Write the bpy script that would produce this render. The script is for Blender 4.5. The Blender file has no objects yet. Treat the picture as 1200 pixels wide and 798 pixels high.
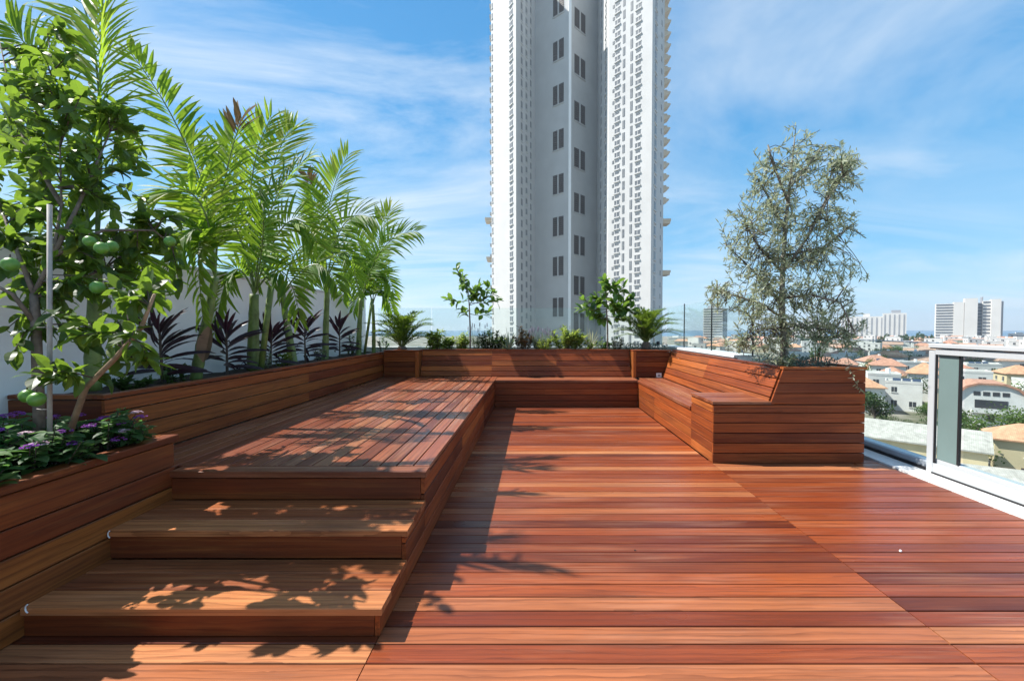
import bpy, math, random
from mathutils import Vector, Matrix
V = Vector
R = math.radians
C = bpy.context.scene.collection
scene = bpy.context.scene

# ------------------------------------------------------------------ camera model (photo 1200 x 798)
FP, CXP, PITCH, CAMH = 505.463, 625.893, 0.0275, 1.25
def P(px, py, d):
    """world point seen at photo pixel (px, py) at distance Y = d"""
    a = (px - CXP) / FP; b = (399 - py) / FP
    y = math.cos(PITCH) + b * math.sin(PITCH); z = -math.sin(PITCH) + b * math.cos(PITCH)
    t = d / y
    return V((a * t, d, CAMH + z * t))
def ground_x(px, d): return (px - CXP) / FP * d

cam = bpy.data.cameras.new('camera'); camo = bpy.data.objects.new('camera', cam); C.objects.link(camo)
camo.location = (0, 0, CAMH); camo.rotation_euler = (math.pi / 2 - PITCH, 0, 0)
cam.sensor_fit = 'HORIZONTAL'; cam.sensor_width = 36; cam.lens = FP / 1200 * 36
cam.shift_x = (600 - CXP) / 1200; cam.clip_start = 0.05; cam.clip_end = 60000
scene.camera = camo

# ------------------------------------------------------------------ materials
def mat(name):
    m = bpy.data.materials.new(name); m.use_nodes = True
    nt = m.node_tree
    return m, nt, nt.nodes['Principled BSDF'], nt.nodes['Material Output']
def ramp(nt, stops, interp='LINEAR'):
    n = nt.nodes.new('ShaderNodeValToRGB'); cr = n.color_ramp; cr.interpolation = interp
    while len(cr.elements) > 1: cr.elements.remove(cr.elements[-1])
    cr.elements[0].position = stops[0][0]; cr.elements[0].color = (*stops[0][1], 1)
    for p, c in stops[1:]:
        e = cr.elements.new(p); e.color = (*c, 1)
    return n
def attr(nt, name):
    n = nt.nodes.new('ShaderNodeAttribute'); n.attribute_name = name; return n
def noise(nt, vec, scale, detail=4, rough=.55, dist=0.):
    n = nt.nodes.new('ShaderNodeTexNoise'); n.inputs['Scale'].default_value = scale
    n.inputs['Detail'].default_value = detail; n.inputs['Roughness'].default_value = rough; n.inputs['Distortion'].default_value = dist
    if vec is not None: nt.links.new(vec, n.inputs['Vector'])
    return n
def mapping(nt, vec, scale, rot=(0, 0, 0), loc=(0, 0, 0)):
    n = nt.nodes.new('ShaderNodeMapping'); n.inputs['Scale'].default_value = scale; n.inputs['Rotation'].default_value = rot
    n.inputs['Location'].default_value = loc
    nt.links.new(vec, n.inputs['Vector']); return n.outputs[0]
def mixc(nt, fac, a, b, mode='MIX'):
    n = nt.nodes.new('ShaderNodeMix'); n.data_type = 'RGBA'; n.blend_type = mode
    for s, v in ((n.inputs[0], fac), (n.inputs[6], a), (n.inputs[7], b)):
        if isinstance(v, (int, float)): s.default_value = v
        elif isinstance(v, tuple): s.default_value = (*v, 1)
        else: nt.links.new(v, s)
    return n.outputs[2]
def rng(nt, v, a, b, c, d):
    n = nt.nodes.new('ShaderNodeMapRange'); nt.links.new(v, n.inputs[0])
    for i, x in enumerate((a, b, c, d)): n.inputs[i + 1].default_value = x
    return n.outputs[0]
def bump(nt, h, strength, dist=.01):
    n = nt.nodes.new('ShaderNodeBump'); n.inputs['Strength'].default_value = strength; n.inputs['Distance'].default_value = dist
    nt.links.new(h, n.inputs['Height']); return n.outputs[0]

def wood(name, stops, rough=.42, streak=(.52, .27, .13), amount=.5, pale=.0, spec=.35):
    m, nt, b, o = mat(name)
    base = ramp(nt, stops); nt.links.new(attr(nt, 'rnd').outputs['Fac'], base.inputs[0])
    gc = attr(nt, 'gc').outputs['Vector']
    fine = noise(nt, mapping(nt, gc, (1.3, 90, 90)), 1, 6, .62, .25)
    mid = noise(nt, mapping(nt, gc, (.8, 26, 26), loc=(3, 1, 8)), 1, 4, .6, .6)
    wide = noise(nt, mapping(nt, gc, (.7, 9, 9)), 1, 4, .6, 1.4)
    blot = noise(nt, mapping(nt, gc, (1.3, 3.5, 3.5)), 1, 3, .5, .3)
    c = mixc(nt, rng(nt, wide.outputs[0], .50, .72, 0, amount), base.outputs[0], streak)
    c = mixc(nt, rng(nt, blot.outputs[0], .48, .75, 0, .5), c, (.085, .020, .009))
    c = mixc(nt, rng(nt, mid.outputs[0], .50, .78, 0, .5), c, (.06, .014, .007))
    c = mixc(nt, rng(nt, fine.outputs[0], .45, .75, 0, .55), c, (.05, .013, .007))
    wv = nt.nodes.new('ShaderNodeTexWave'); wv.bands_direction = 'Y'; wv.wave_profile = 'SAW'; wv.inputs['Scale'].default_value = 9; wv.inputs['Distortion'].default_value = 9; wv.inputs['Detail'].default_value = 4; wv.inputs['Detail Scale'].default_value = .9; wv.inputs['Detail Roughness'].default_value = .6
    nt.links.new(mapping(nt, gc, (.16, 1, 1)), wv.inputs['Vector'])
    c = mixc(nt, rng(nt, wv.outputs[0], .55, 1, 0, .42), c, (.06, .015, .007))
    if pale:
        worn = noise(nt, mapping(nt, gc, (1.1, 60, 60), loc=(7, 3, 1)), 1, 5, .65, .5)
        patch = noise(nt, mapping(nt, gc, (1.2, 4, 4), loc=(2, 9, 4)), 1, 2, .5, .5)
        pm = nt.nodes.new('ShaderNodeMath'); pm.operation = 'MULTIPLY'
        nt.links.new(rng(nt, worn.outputs[0], .45, .7, 0, 1), pm.inputs[0]); nt.links.new(rng(nt, patch.outputs[0], .45, .68, 0, pale), pm.inputs[1])
        c = mixc(nt, pm.outputs[0], c, (.50, .27, .17))
    nt.links.new(c, b.inputs['Base Color'])
    nt.links.new(rng(nt, blot.outputs[0], .3, .7, rough - .1, rough + .12), b.inputs['Roughness'])
    b.inputs['Specular IOR Level'].default_value = spec
    nt.links.new(bump(nt, fine.outputs[0], .22, .004), b.inputs['Normal'])
    return m
M = {}
RED = [(0, (.09, .017, .008)), (.2, (.20, .038, .011)), (.4, (.255, .051, .014)), (.55, (.135, .026, .010)), (.72, (.32, .073, .019)), (.88, (.23, .048, .015)), (1, (.52, .21, .085))]
M['deck_wood'] = wood('deck hardwood oiled', RED, .36, (.42, .115, .032), .3, .35)
M['platform_wood'] = wood('platform hardwood', [(0, (.13, .034, .017)), (.3, (.24, .064, .028)), (.6, (.30, .088, .038)), (.8, (.17, .043, .02)), (1, (.38, .145, .062))], .36, (.44, .19, .085), .45, .7)
M['clad_wood'] = wood('cladding hardwood', [(0, (.085, .017, .006)), (.25, (.24, .05, .012)), (.5, (.34, .078, .017)), (.7, (.14, .028, .008)), (1, (.48, .14, .032))], .45, (.44, .14, .04), .4, spec=.25)
M['dim_wood'] = wood('planter hardwood dark', [(0, (.095, .019, .007)), (.35, (.20, .045, .012)), (.6, (.30, .082, .019)), (.8, (.13, .028, .009)), (1, (.44, .16, .036))], .45, (.40, .15, .04), .4, spec=.25)
M['tread_wood'] = wood('tread hardwood', [(0, (.17, .046, .017)), (.5, (.30, .085, .028)), (1, (.56, .22, .08))], .42, (.52, .23, .09), .5, .5, .22)

def plain(name, col, rough=.6, var=.12, scale=3., metal=0., spec=.5, bumpy=0.):
    m, nt, b, o = mat(name)
    tc = nt.nodes.new('ShaderNodeTexCoord')
    n = noise(nt, tc.outputs['Object'], scale, 5, .6)
    dark = tuple(x * (1 - var) for x in col); light = tuple(min(1, x * (1 + var * .6)) for x in col)
    c = ramp(nt, [(.3, dark), (.7, light)]); nt.links.new(n.outputs[0], c.inputs[0])
    nt.links.new(c.outputs[0], b.inputs['Base Color'])
    b.inputs['Roughness'].default_value = rough; b.inputs['Metallic'].default_value = metal; b.inputs['Specular IOR Level'].default_value = spec
    if bumpy: nt.links.new(bump(nt, n.outputs[0], bumpy, .01), b.inputs['Normal'])
    return m
M['core'] = plain('shadow gap backing', (.03, .014, .009), .9)
M['soil'] = plain('potting soil', (.035, .025, .018), .95, .5, 25, bumpy=.8)
M['white_wall'] = plain('white render', (.86, .86, .85), .85, .06, 1.7, bumpy=.05)
M['white_paint'] = plain('white coated metal', (.42, .445, .46), .35, .04, 2)
M['white_stone'] = plain('white marble sill', (.68, .69, .69), .4, .08, 4)
M['grey_metal'] = plain('grey anodised metal', (.42, .47, .52), .3, .08, 3, metal=.4)
M['black'] = plain('black rubber', (.012, .012, .014), .5)
M['infill'] = plain('grey green panel', (.15, .215, .21), .25, .08, 2)
M['plastic_white'] = plain('white plastic', (.8, .8, .8), .4, .02)
M['dark_metal'] = plain('dark bronze metal', (.05, .05, .055), .4, metal=.5)

def glass(name, tint, refl=1.0):
    m, nt, b, o = mat(name)
    nt.nodes.remove(b)
    t = nt.nodes.new('ShaderNodeBsdfTransparent'); t.inputs[0].default_value = (*tint, 1)
    g = nt.nodes.new('ShaderNodeBsdfGlossy'); g.inputs['Roughness'].default_value = .01; g.inputs[0].default_value = (.95, 1, .98, 1)
    f = nt.nodes.new('ShaderNodeLayerWeight')
    pw = nt.nodes.new('ShaderNodeMath'); pw.operation = 'POWER'; pw.inputs[1].default_value = 5; nt.links.new(f.outputs['Facing'], pw.inputs[0])
    mu = nt.nodes.new('ShaderNodeMath'); mu.operation = 'MULTIPLY_ADD'; mu.inputs[1].default_value = refl * .9; mu.inputs[2].default_value = .03; nt.links.new(pw.outputs[0], mu.inputs[0])
    x = nt.nodes.new('ShaderNodeMixShader'); nt.links.new(mu.outputs[0], x.inputs[0]); nt.links.new(t.outputs[0], x.inputs[1]); nt.links.new(g.outputs[0], x.inputs[2])
    nt.links.new(x.outputs[0], o.inputs[0])
    return m
M['glass'] = glass('clear balustrade glass', (.93, .965, .955), .9)

def leafmat(name, stops, trans, amt=.4, rough=.5, spec=.28):
    m, nt, b, o = mat(name)
    c = ramp(nt, stops); nt.links.new(attr(nt, 'rnd').outputs['Fac'], c.inputs[0])
    geo = nt.nodes.new('ShaderNodeTexCoord')
    n = noise(nt, geo.outputs['Object'], 22, 3)
    col = mixc(nt, rng(nt, n.outputs[0], .35, .7, 0, .35), c.outputs[0], tuple(x * .6 for x in stops[len(stops) // 2][1]))
    nt.links.new(col, b.inputs['Base Color']); b.inputs['Roughness'].default_value = rough; b.inputs['Specular IOR Level'].default_value = spec
    t = nt.nodes.new('ShaderNodeBsdfTranslucent')
    nt.links.new(mixc(nt, .5, trans, col), t.inputs[0])
    x = nt.nodes.new('ShaderNodeMixShader'); x.inputs[0].default_value = amt
    nt.links.new(b.outputs[0], x.inputs[1]); nt.links.new(t.outputs[0], x.inputs[2]); nt.links.new(x.outputs[0], o.inputs[0])
    return m
M['citrus_leaf'] = leafmat('citrus leaf', [(0, (.024, .056, .015)), (.5, (.05, .11, .018)), (.85, (.10, .17, .024)), (1, (.20, .25, .035))], (.40, .62, .05), .46, .42, .35)
M['palm_leaf'] = leafmat('palm leaf', [(0, (.03, .085, .018)), (.5, (.09, .195, .025)), (.9, (.19, .30, .034)), (1, (.27, .27, .06))], (.60, .90, .05), .54)
M['palm_dry'] = leafmat('dry palm leaf', [(0, (.16, .09, .04)), (1, (.28, .17, .07))], (.3, .2, .08), .3, .7)
M['cycad_leaf'] = leafmat('cycad leaf', [(0, (.015, .045, .012)), (.6, (.045, .10, .016)), (1, (.15, .23, .03))], (.42, .60, .05), .36)
M['cordyline_leaf'] = leafmat('cordyline leaf', [(0, (.018, .010, .014)), (.6, (.030, .012, .020)), (1, (.07, .016, .032))], (.12, .02, .05), .2, .35)
M['ficus_leaf'] = leafmat('ficus leaf', [(0, (.025, .07, .018)), (.6, (.055, .13, .025)), (1, (.14, .23, .04))], (.38, .62, .06), .42, .35, .4)
M['olive_leaf'] = leafmat('olive leaf', [(0, (.10, .135, .07)), (.5, (.24, .285, .17)), (.8, (.42, .46, .33)), (1, (.58, .61, .50))], (.55, .60, .34), .42, .5)
M['shrub_yellow'] = leafmat('yellow green shrub leaf', [(0, (.10, .16, .03)), (.6, (.23, .31, .06)), (1, (.38, .42, .13))], (.6, .75, .12), .5)
M['shrub_dark'] = leafmat('dark shrub leaf', [(0, (.025, .05, .016)), (.6, (.05, .10, .03)), (1, (.11, .17, .05))], (.2, .36, .06), .4)
M['shrub_red'] = leafmat('reddish shrub leaf', [(0, (.12, .07, .03)), (.6, (.22, .12, .06)), (1, (.16, .17, .05))], (.35, .22, .08), .35)
M['shrub_grey'] = leafmat('grey green shrub leaf', [(0, (.12, .16, .10)), (.6, (.22, .27, .17)), (1, (.34, .38, .28))], (.4, .48, .24), .4, .6)
M['blue_cover'] = leafmat('blue green ground cover', [(0, (.05, .085, .075)), (.6, (.10, .15, .13)), (1, (.17, .22, .19))], (.15, .25, .18), .25, .6)
M['pale_blade'] = leafmat('pale striped blade', [(0, (.25, .28, .15)), (1, (.5, .5, .33))], (.5, .5, .25), .35)
M['flower_leaf'] = leafmat('bedding plant leaf', [(0, (.03, .085, .032)), (.6, (.06, .14, .05)), (1, (.13, .22, .06))], (.3, .6, .12), .4)
M['petal_purple'] = leafmat('purple petal', [(0, (.20, .04, .33)), (1, (.42, .12, .55))], (.5, .15, .6), .35)
M['petal_pink'] = leafmat('pale pink petal', [(0, (.55, .30, .45)), (1, (.78, .66, .70))], (.7, .5, .6), .35)
M['lavender'] = leafmat('lavender spike', [(0, (.20, .18, .26)), (1, (.42, .39, .47))], (.4, .36, .44), .3)
M['bark'] = plain('grey brown bark', (.17, .13, .10), .85, .4, 30, bumpy=.6)
M['olive_bark'] = plain('olive bark', (.20, .185, .155), .9, .45, 25, bumpy=.7)
M['palm_trunk'] = plain('green ringed palm stem', (.15, .215, .05), .5, .5, 14, bumpy=.3)
M['palm_sheath'] = plain('brown leaf sheath', (.30, .19, .12), .7, .3, 12, bumpy=.4)
M['brown_branch'] = plain('tan branch bark', (.30, .20, .12), .8, .35, 20, bumpy=.5)
M['stake'] = plain('pale garden stake', (.36, .33, .30), .7, .2, 20)
M['lime'] = plain('green citrus rind', (.10, .24, .03), .4, .15, 40, bumpy=.25)
M['dark_twig'] = plain('dark twig', (.07, .05, .035), .8, .3, 20)

# tower and city
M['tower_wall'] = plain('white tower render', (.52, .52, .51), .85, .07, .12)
M['tower_white'] = plain('bright white trim', (.82, .82, .81), .8, .03, .3)
M['tower_dark'] = plain('dark louvre', (.065, .055, .05), .5, .15, 1.5)
M['tower_glass'] = plain('tower window glass', (.15, .16, .17), .25, .3, .5)
M['tower_slat'] = plain('louvre slat', (.12, .105, .095), .5, .1, 1.5)
M['balcony_cream'] = plain('cream balcony concrete', (.62, .52, .40), .8, .1, .5)
M['far_white'] = plain('far white concrete', (.66, .64, .60), .85, .06, .05)
M['far_band'] = plain('far window band', (.10, .115, .14), .4, .2, .2)
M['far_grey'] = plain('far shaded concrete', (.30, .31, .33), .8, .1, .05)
def roofmat(name, col):
    m, nt, b, o = mat(name); tc = nt.nodes.new('ShaderNodeTexCoord')
    n = noise(nt, tc.outputs['Object'], 1.3, 6, .65)
    w = nt.nodes.new('ShaderNodeTexWave'); w.inputs['Scale'].default_value = 1.6; w.inputs['Distortion'].default_value = .4; nt.links.new(tc.outputs['Object'], w.inputs['Vector'])
    c = ramp(nt, [(.3, tuple(x * .65 for x in col)), (.55, col), (.8, tuple(min(1, x * 1.35 + .02) for x in col))]); nt.links.new(n.outputs[0], c.inputs[0])
    c2 = mixc(nt, rng(nt, w.outputs[0], .2, .8, 0, .22), c.outputs[0], tuple(x * .5 for x in col))
    nt.links.new(c2, b.inputs['Base Color']); b.inputs['Roughness'].default_value = .85
    return m
M['roof_red'] = roofmat('terracotta tiles', (.48, .25, .17))
M['roof_orange'] = roofmat('orange terracotta tiles', (.58, .32, .19))
M['roof_brown'] = roofmat('weathered brown tiles', (.42, .28, .21))
M['roof_grey'] = roofmat('pale grey sheet roof', (.42, .41, .37))
M['roof_flat'] = plain('whitewashed flat roof', (.62, .61, .58), .9, .2, .4)
M['house_white'] = plain('house white plaster', (.68, .67, .64), .9, .1, .4)
M['house_cream'] = plain('house cream plaster', (.62, .52, .33), .9, .1, .4)
M['house_grey'] = plain('house grey plaster', (.45, .44, .42), .9, .12, .4)
M['house_window'] = plain('house window dark', (.05, .055, .065), .35, .2, 1)
M['solar'] = plain('solar panel', (.04, .06, .10), .2)
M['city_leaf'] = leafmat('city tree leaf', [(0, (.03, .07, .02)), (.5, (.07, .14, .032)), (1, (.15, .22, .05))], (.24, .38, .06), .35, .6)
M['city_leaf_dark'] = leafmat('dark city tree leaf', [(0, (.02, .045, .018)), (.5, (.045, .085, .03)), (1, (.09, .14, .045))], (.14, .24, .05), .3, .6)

# ------------------------------------------------------------------ mesh builder
class MB:
    def __init__(s): s.v = []; s.f = []; s.m = []; s.r = []; s.g = []
    def add(s, vs, fs, mi=0, r=.5, g=None):
        b = len(s.v); s.v += [tuple(x) for x in vs]; s.f += [tuple(i + b for i in f) for f in fs]
        s.m += [mi] * len(fs); s.r += [r] * len(vs); s.g += (g if g else [(x[0], x[1], x[2]) for x in vs])
    def box(s, lo, hi, mi=0, r=.5):
        x0, y0, z0 = lo; x1, y1, z1 = hi
        s.add([(x0, y0, z0), (x1, y0, z0), (x1, y1, z0), (x0, y1, z0), (x0, y0, z1), (x1, y0, z1), (x1, y1, z1), (x0, y1, z1)],
              [(0, 3, 2, 1), (4, 5, 6, 7), (0, 1, 5, 4), (1, 2, 6, 5), (2, 3, 7, 6), (3, 0, 4, 7)], mi, r)
    def bbox(s, lo, hi, c, mi=0, r=.5):
        """box with chamfered vertical and top edges"""
        x0, y0, z0 = lo; x1, y1, z1 = hi
        ring = lambda e, z: [(x0 + e, y0, z), (x1 - e, y0, z), (x1, y0 + e, z), (x1, y1 - e, z), (x1 - e, y1, z), (x0 + e, y1, z), (x0, y1 - e, z), (x0, y0 + e, z)]
        ins = [(x0 + c, y0 + c, z1), (x1 - c, y0 + c, z1), (x1 - c, y0 + c, z1), (x1 - c, y1 - c, z1), (x1 - c, y1 - c, z1), (x0 + c, y1 - c, z1), (x0 + c, y1 - c, z1), (x0 + c, y0 + c, z1)]
        vs = ring(c, z0) + ring(c, z1 - c) + ins
        fs = [tuple(range(7, -1, -1))]
        for k in range(8):
            j = (k + 1) % 8; fs.append((k, j, 8 + j, 8 + k)); fs.append((8 + k, 8 + j, 16 + j, 16 + k))
        fs.append((16, 17, 19, 21))
        s.add(vs, fs, mi, r)
    def prism(s, pts, z0, z1, mi=0, r=.5):
        """closed plan polygon (counter-clockwise) extruded in z"""
        n = len(pts); vs = [(x, y, z0) for x, y in pts] + [(x, y, z1) for x, y in pts]
        s.add(vs, [tuple(range(n - 1, -1, -1)), tuple(range(n, 2 * n))] + [(i, (i + 1) % n, n + (i + 1) % n, n + i) for i in range(n)], mi, r)
    def board(s, p, u, L, w, W, n, T, r, mi=0, c=.003, rand=random, cut0=0., cut1=0.):
        """a plank: starts at p, runs L along u, is W wide along w and T thick along n (outer edges chamfered); cut0/cut1 shear its ends"""
        p = V(p); u = V(u); w = V(w); n = V(n)
        sec = [(0, 0), (W, 0), (W, T - c), (W - c, T), (c, T), (0, T - c)]
        vs = []; g = []; off = rand.random() * 50; o2 = rand.random() * 50
        for e in (0, 1):
            for a, b in sec:
                sh = (cut0 if e == 0 else cut1) * a / W
                vs.append(p + u * (L * e + sh) + w * a + n * b); g.append((off + L * e + sh, o2 + a, o2 + b))
        fs = [(0, 6, 7, 1), (1, 7, 8, 2), (2, 8, 9, 3), (3, 9, 10, 4), (4, 10, 11, 5), (5, 11, 6, 0), (0, 1, 2, 3, 4, 5), (11, 10, 9, 8, 7, 6)]
        if u.cross(w).dot(n) > 0: fs = [tuple(reversed(f)) for f in fs]
        s.add(vs, fs, mi, r, g)
    def tube(s, pts, rad, seg=7, mi=0, r=.5, cap=True):
        pts = [V(p) for p in pts]; n = len(pts)
        if not hasattr(rad, '__len__'): rad = [rad] * n
        vs = []; up = None
        for i, p in enumerate(pts):
            t = (pts[min(i + 1, n - 1)] - pts[max(i - 1, 0)]).normalized()
            if up is None: up = t.orthogonal().normalized()
            up = (up - t * up.dot(t)).normalized(); sd = t.cross(up)
            for k in range(seg):
                a = 2 * math.pi * k / seg; vs.append(p + (up * math.cos(a) + sd * math.sin(a)) * rad[i])
        fs = [(i * seg + k, i * seg + (k + 1) % seg, (i + 1) * seg + (k + 1) % seg, (i + 1) * seg + k) for i in range(n - 1) for k in range(seg)]
        if cap: fs += [tuple(range(seg - 1, -1, -1)), tuple((n - 1) * seg + k for k in range(seg))]
        s.add(vs, fs, mi, r)
    def leaf(s, p, d, n, L, W, droop=.2, fold=.25, rows=4, mi=0, r=.5, peak=.45, wav=0.):
        d = V(d).normalized(); n = V(n); n = n - d * n.dot(d)
        if n.length < 1e-4: n = d.orthogonal()
        n.normalize(); sd = d.cross(n); p = V(p)
        vs = [p]; fs = []
        for i in range(1, rows):
            t = i / rows
            w = W * .5 * math.sin(math.pi * t ** (math.log(.5) / math.log(peak))) ** .8
            c = p + d * (L * t) - n * (droop * L * t * t)
            e = n * (fold * w) + n * (wav * W * math.sin(9 * t))
            vs += [c - sd * w + e, c, c + sd * w + e]
        vs.append(p + d * L * (1 - .15 * droop) - n * (droop * L))
        fs += [(0, 2, 1), (0, 3, 2)]
        for i in range(rows - 2):
            a = 1 + 3 * i; fs += [(a, a + 1, a + 4, a + 3), (a + 1, a + 2, a + 5, a + 4)]
        a = 1 + 3 * (rows - 2); e = len(vs) - 1
        fs += [(a, a + 1, e), (a + 1, a + 2, e)]
        s.add(vs, fs, mi, r)
    def ball(s, c, rad, mi=0, r=.5, seg=14, rings=9, sq=(1, 1, 1)):
        vs = [(c[0], c[1], c[2] + rad * sq[2])]; fs = []
        for i in range(1, rings):
            th = math.pi * i / rings
            for k in range(seg):
                a = 2 * math.pi * k / seg
                vs.append((c[0] + rad * sq[0] * math.sin(th) * math.cos(a), c[1] + rad * sq[1] * math.sin(th) * math.sin(a), c[2] + rad * sq[2] * math.cos(th)))
        vs.append((c[0], c[1], c[2] - rad * sq[2])); e = len(vs) - 1
        for k in range(seg): fs.append((0, 1 + k, 1 + (k + 1) % seg))
        for i in range(rings - 2):
            for k in range(seg):
                a = 1 + i * seg; fs.append((a + k, a + seg + k, a + seg + (k + 1) % seg, a + (k + 1) % seg))
        a = 1 + (rings - 2) * seg
        for k in range(seg): fs.append((a + k, e, a + (k + 1) % seg))
        s.add(vs, fs, mi, r)
    def build(s, name, mats, parent=None, local=False, smooth=False):
        if not isinstance(mats, (list, tuple)): mats = [mats]
        off = V((0, 0, 0)); q = parent
        if not local:
            while q is not None: off += q.location; q = q.parent
        me = bpy.data.meshes.new(name)
        me.from_pydata([(x - off.x, y - off.y, z - off.z) for x, y, z in s.v], [], s.f)
        for m in mats: me.materials.append(m)
        if len(mats) > 1: me.polygons.foreach_set('material_index', s.m)
        a = me.attributes.new('rnd', 'FLOAT', 'POINT'); a.data.foreach_set('value', s.r)
        a = me.attributes.new('gc', 'FLOAT_VECTOR', 'POINT'); a.data.foreach_set('vector', [c for g in s.g for c in g])
        if smooth: me.polygons.foreach_set('use_smooth', [True] * len(s.f))
        me.update()
        o = bpy.data.objects.new(name, me); C.objects.link(o)
        if parent is not None: o.parent = parent
        return o
def tag(o, label=None, cat=None, group=None, kind=None):
    if label: o['label'] = label
    if cat: o['category'] = cat
    if group: o['group'] = group
    if kind: o['kind'] = kind
    return o
def empty(name, loc, label, cat, group=None, rz=0.):
    o = bpy.data.objects.new(name, None); C.objects.link(o); o.location = loc; o.rotation_euler = (0, 0, rz); o.empty_display_size = .1
    return tag(o, label, cat, group)
def copy_tree(o, parent=None):
    c = o.copy(); C.objects.link(c)
    if parent is not None: c.parent = parent
    for ch in list(o.children): copy_tree(ch, c)
    return c

# ------------------------------------------------------------------ light and sky
SUN = V((-.78, .14, 1.0)).normalized()
ld = bpy.data.lights.new('sun', 'SUN'); lo = bpy.data.objects.new('sun', ld); C.objects.link(lo)
ld.energy = 5.0; ld.angle = R(.53); ld.color = (1, .955, .89)
lo.rotation_euler = SUN.to_track_quat('Z', 'Y').to_euler()
w = bpy.data.worlds.new('World'); scene.world = w; w.use_nodes = True
nt = w.node_tree; bg = nt.nodes['Background']; bg.inputs['Strength'].default_value = .15
sky = nt.nodes.new('ShaderNodeTexSky'); sky.sky_type = 'NISHITA'; sky.sun_disc = False
sky.sun_elevation = math.asin(SUN.z); sky.sun_rotation = math.atan2(SUN.x, SUN.y); sky.altitude = 30; sky.air_density = 1.0; sky.dust_density = .2; sky.ozone_density = 3.0
hs = nt.nodes.new('ShaderNodeHueSaturation'); hs.inputs['Saturation'].default_value = 1.25; hs.inputs['Value'].default_value = 1.0
nt.links.new(sky.outputs[0], hs.inputs['Color'])
tc = nt.nodes.new('ShaderNodeTexCoord')
sx = nt.nodes.new('ShaderNodeSeparateXYZ'); nt.links.new(tc.outputs['Generated'], sx.inputs[0])
def mth(op, a, b=None):
    n = nt.nodes.new('ShaderNodeMath'); n.operation = op
    for i, v in enumerate((a, b)):
        if v is None: continue
        if isinstance(v, (int, float)): n.inputs[i].default_value = v
        else: nt.links.new(v, n.inputs[i])
    return n.outputs[0]
zz = mth('ADD', mth('MAXIMUM', sx.outputs[2], 0.0), .16)
cb = nt.nodes.new('ShaderNodeCombineXYZ')
nt.links.new(mth('DIVIDE', sx.outputs[0], zz), cb.inputs[0]); nt.links.new(mth('DIVIDE', sx.outputs[1], zz), cb.inputs[1])
n1 = noise(nt, mapping(nt, cb.outputs[0], (.42, 1.25, 1), (0, 0, R(-14)), (3.1, 1.7, 0)), 1.0, 8, .62, .9)
n2 = noise(nt, mapping(nt, cb.outputs[0], (.22, .42, 1), (0, 0, R(10)), (1.3, 5.2, 0)), 1.0, 4, .5, .3)
cl = mth('MULTIPLY', rng(nt, n1.outputs[0], .40, .70, 0, 1), rng(nt, n2.outputs[0], .36, .58, .22, 1))
n3 = noise(nt, mapping(nt, cb.outputs[0], (.75, 1.0, 1), (0, 0, R(25)), (8.4, 2.2, 0)), 1.0, 6, .58, .5)
cl = mth('MAXIMUM', cl, mth('MULTIPLY', rng(nt, n3.outputs[0], .48, .74, 0, 1), .62))
hz = rng(nt, sx.outputs[2], 0, .22, .35, 0)
fac = mth('MINIMUM', mth('MULTIPLY', cl, .95), 1.0)
el = ramp(nt, [(0, (.38, .62, .80)), (.05, (.29, .57, .80)), (.16, (.165, .475, .74)), (.4, (.075, .345, .665)), (1, (.03, .19, .47))]); nt.links.new(sx.outputs[2], el.inputs[0])
elv = mixc(nt, 1.0, el.outputs[0], (4.1, 4.1, 4.1), 'MULTIPLY')
base = mixc(nt, .8, hs.outputs[0], elv)
skc = mixc(nt, fac, base, (3.5, 3.75, 3.95))
nt.links.new(skc, bg.inputs['Color'])
vs = scene.view_settings; vs.view_transform = 'Standard'; vs.look = 'None'; vs.exposure = 0.9; vs.gamma = 1.0; vs.use_curve_mapping = False

# ------------------------------------------------------------------ far setting: ground, sea
G = -19.0
mm, nt, b, o_ = mat('city ground'); tcg = nt.nodes.new('ShaderNodeTexCoord')
n = noise(nt, tcg.outputs['Object'], .045, 8, .65)
cgr = ramp(nt, [(.3, (.05, .075, .03)), (.45, (.12, .12, .075)), (.55, (.24, .22, .18)), (.7, (.34, .32, .28))]); nt.links.new(n.outputs[0], cgr.inputs[0])
nt.links.new(cgr.outputs[0], b.inputs['Base Color']); b.inputs['Roughness'].default_value = .95
m_ground = mm
mm, nt, b, o_ = mat('sea water'); tcg = nt.nodes.new('ShaderNodeTexCoord')
n = noise(nt, tcg.outputs['Object'], .02, 6, .6)
b.inputs['Base Color'].default_value = (.03, .10, .17, 1); b.inputs['Roughness'].default_value = .25
nt.links.new(bump(nt, n.outputs[0], .25, 1.0), b.inputs['Normal'])
m_sea = mm
mb = MB(); mb.add([(-900, -200, G), (2400, -200, G), (2400, 1150, G), (-900, 1150, G)], [(0, 1, 2, 3)])
tag(mb.build('ground', m_ground), 'flat city ground far below the terrace', 'ground', kind='structure')
mb = MB(); mb.add([(-4800, 1150, G - .4), (4800, 1150, G - .4), (4800, 4900, G - .4), (-4800, 4900, G - .4)], [(0, 1, 2, 3)])
mb.add([(-4800, -200, G - .4), (-900, -200, G - .4), (-900, 1150, G - .4), (-4800, 1150, G - .4)], [(0, 1, 2, 3)])
tag(mb.build('sea', m_sea), 'blue hazy sea on the horizon', 'sea', kind='structure')
mr = plain('asphalt', (.055, .055, .058), .9, .2, .3)
mk = plain('white road paint', (.7, .7, .68), .8, .05)
mb = MB()
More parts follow.
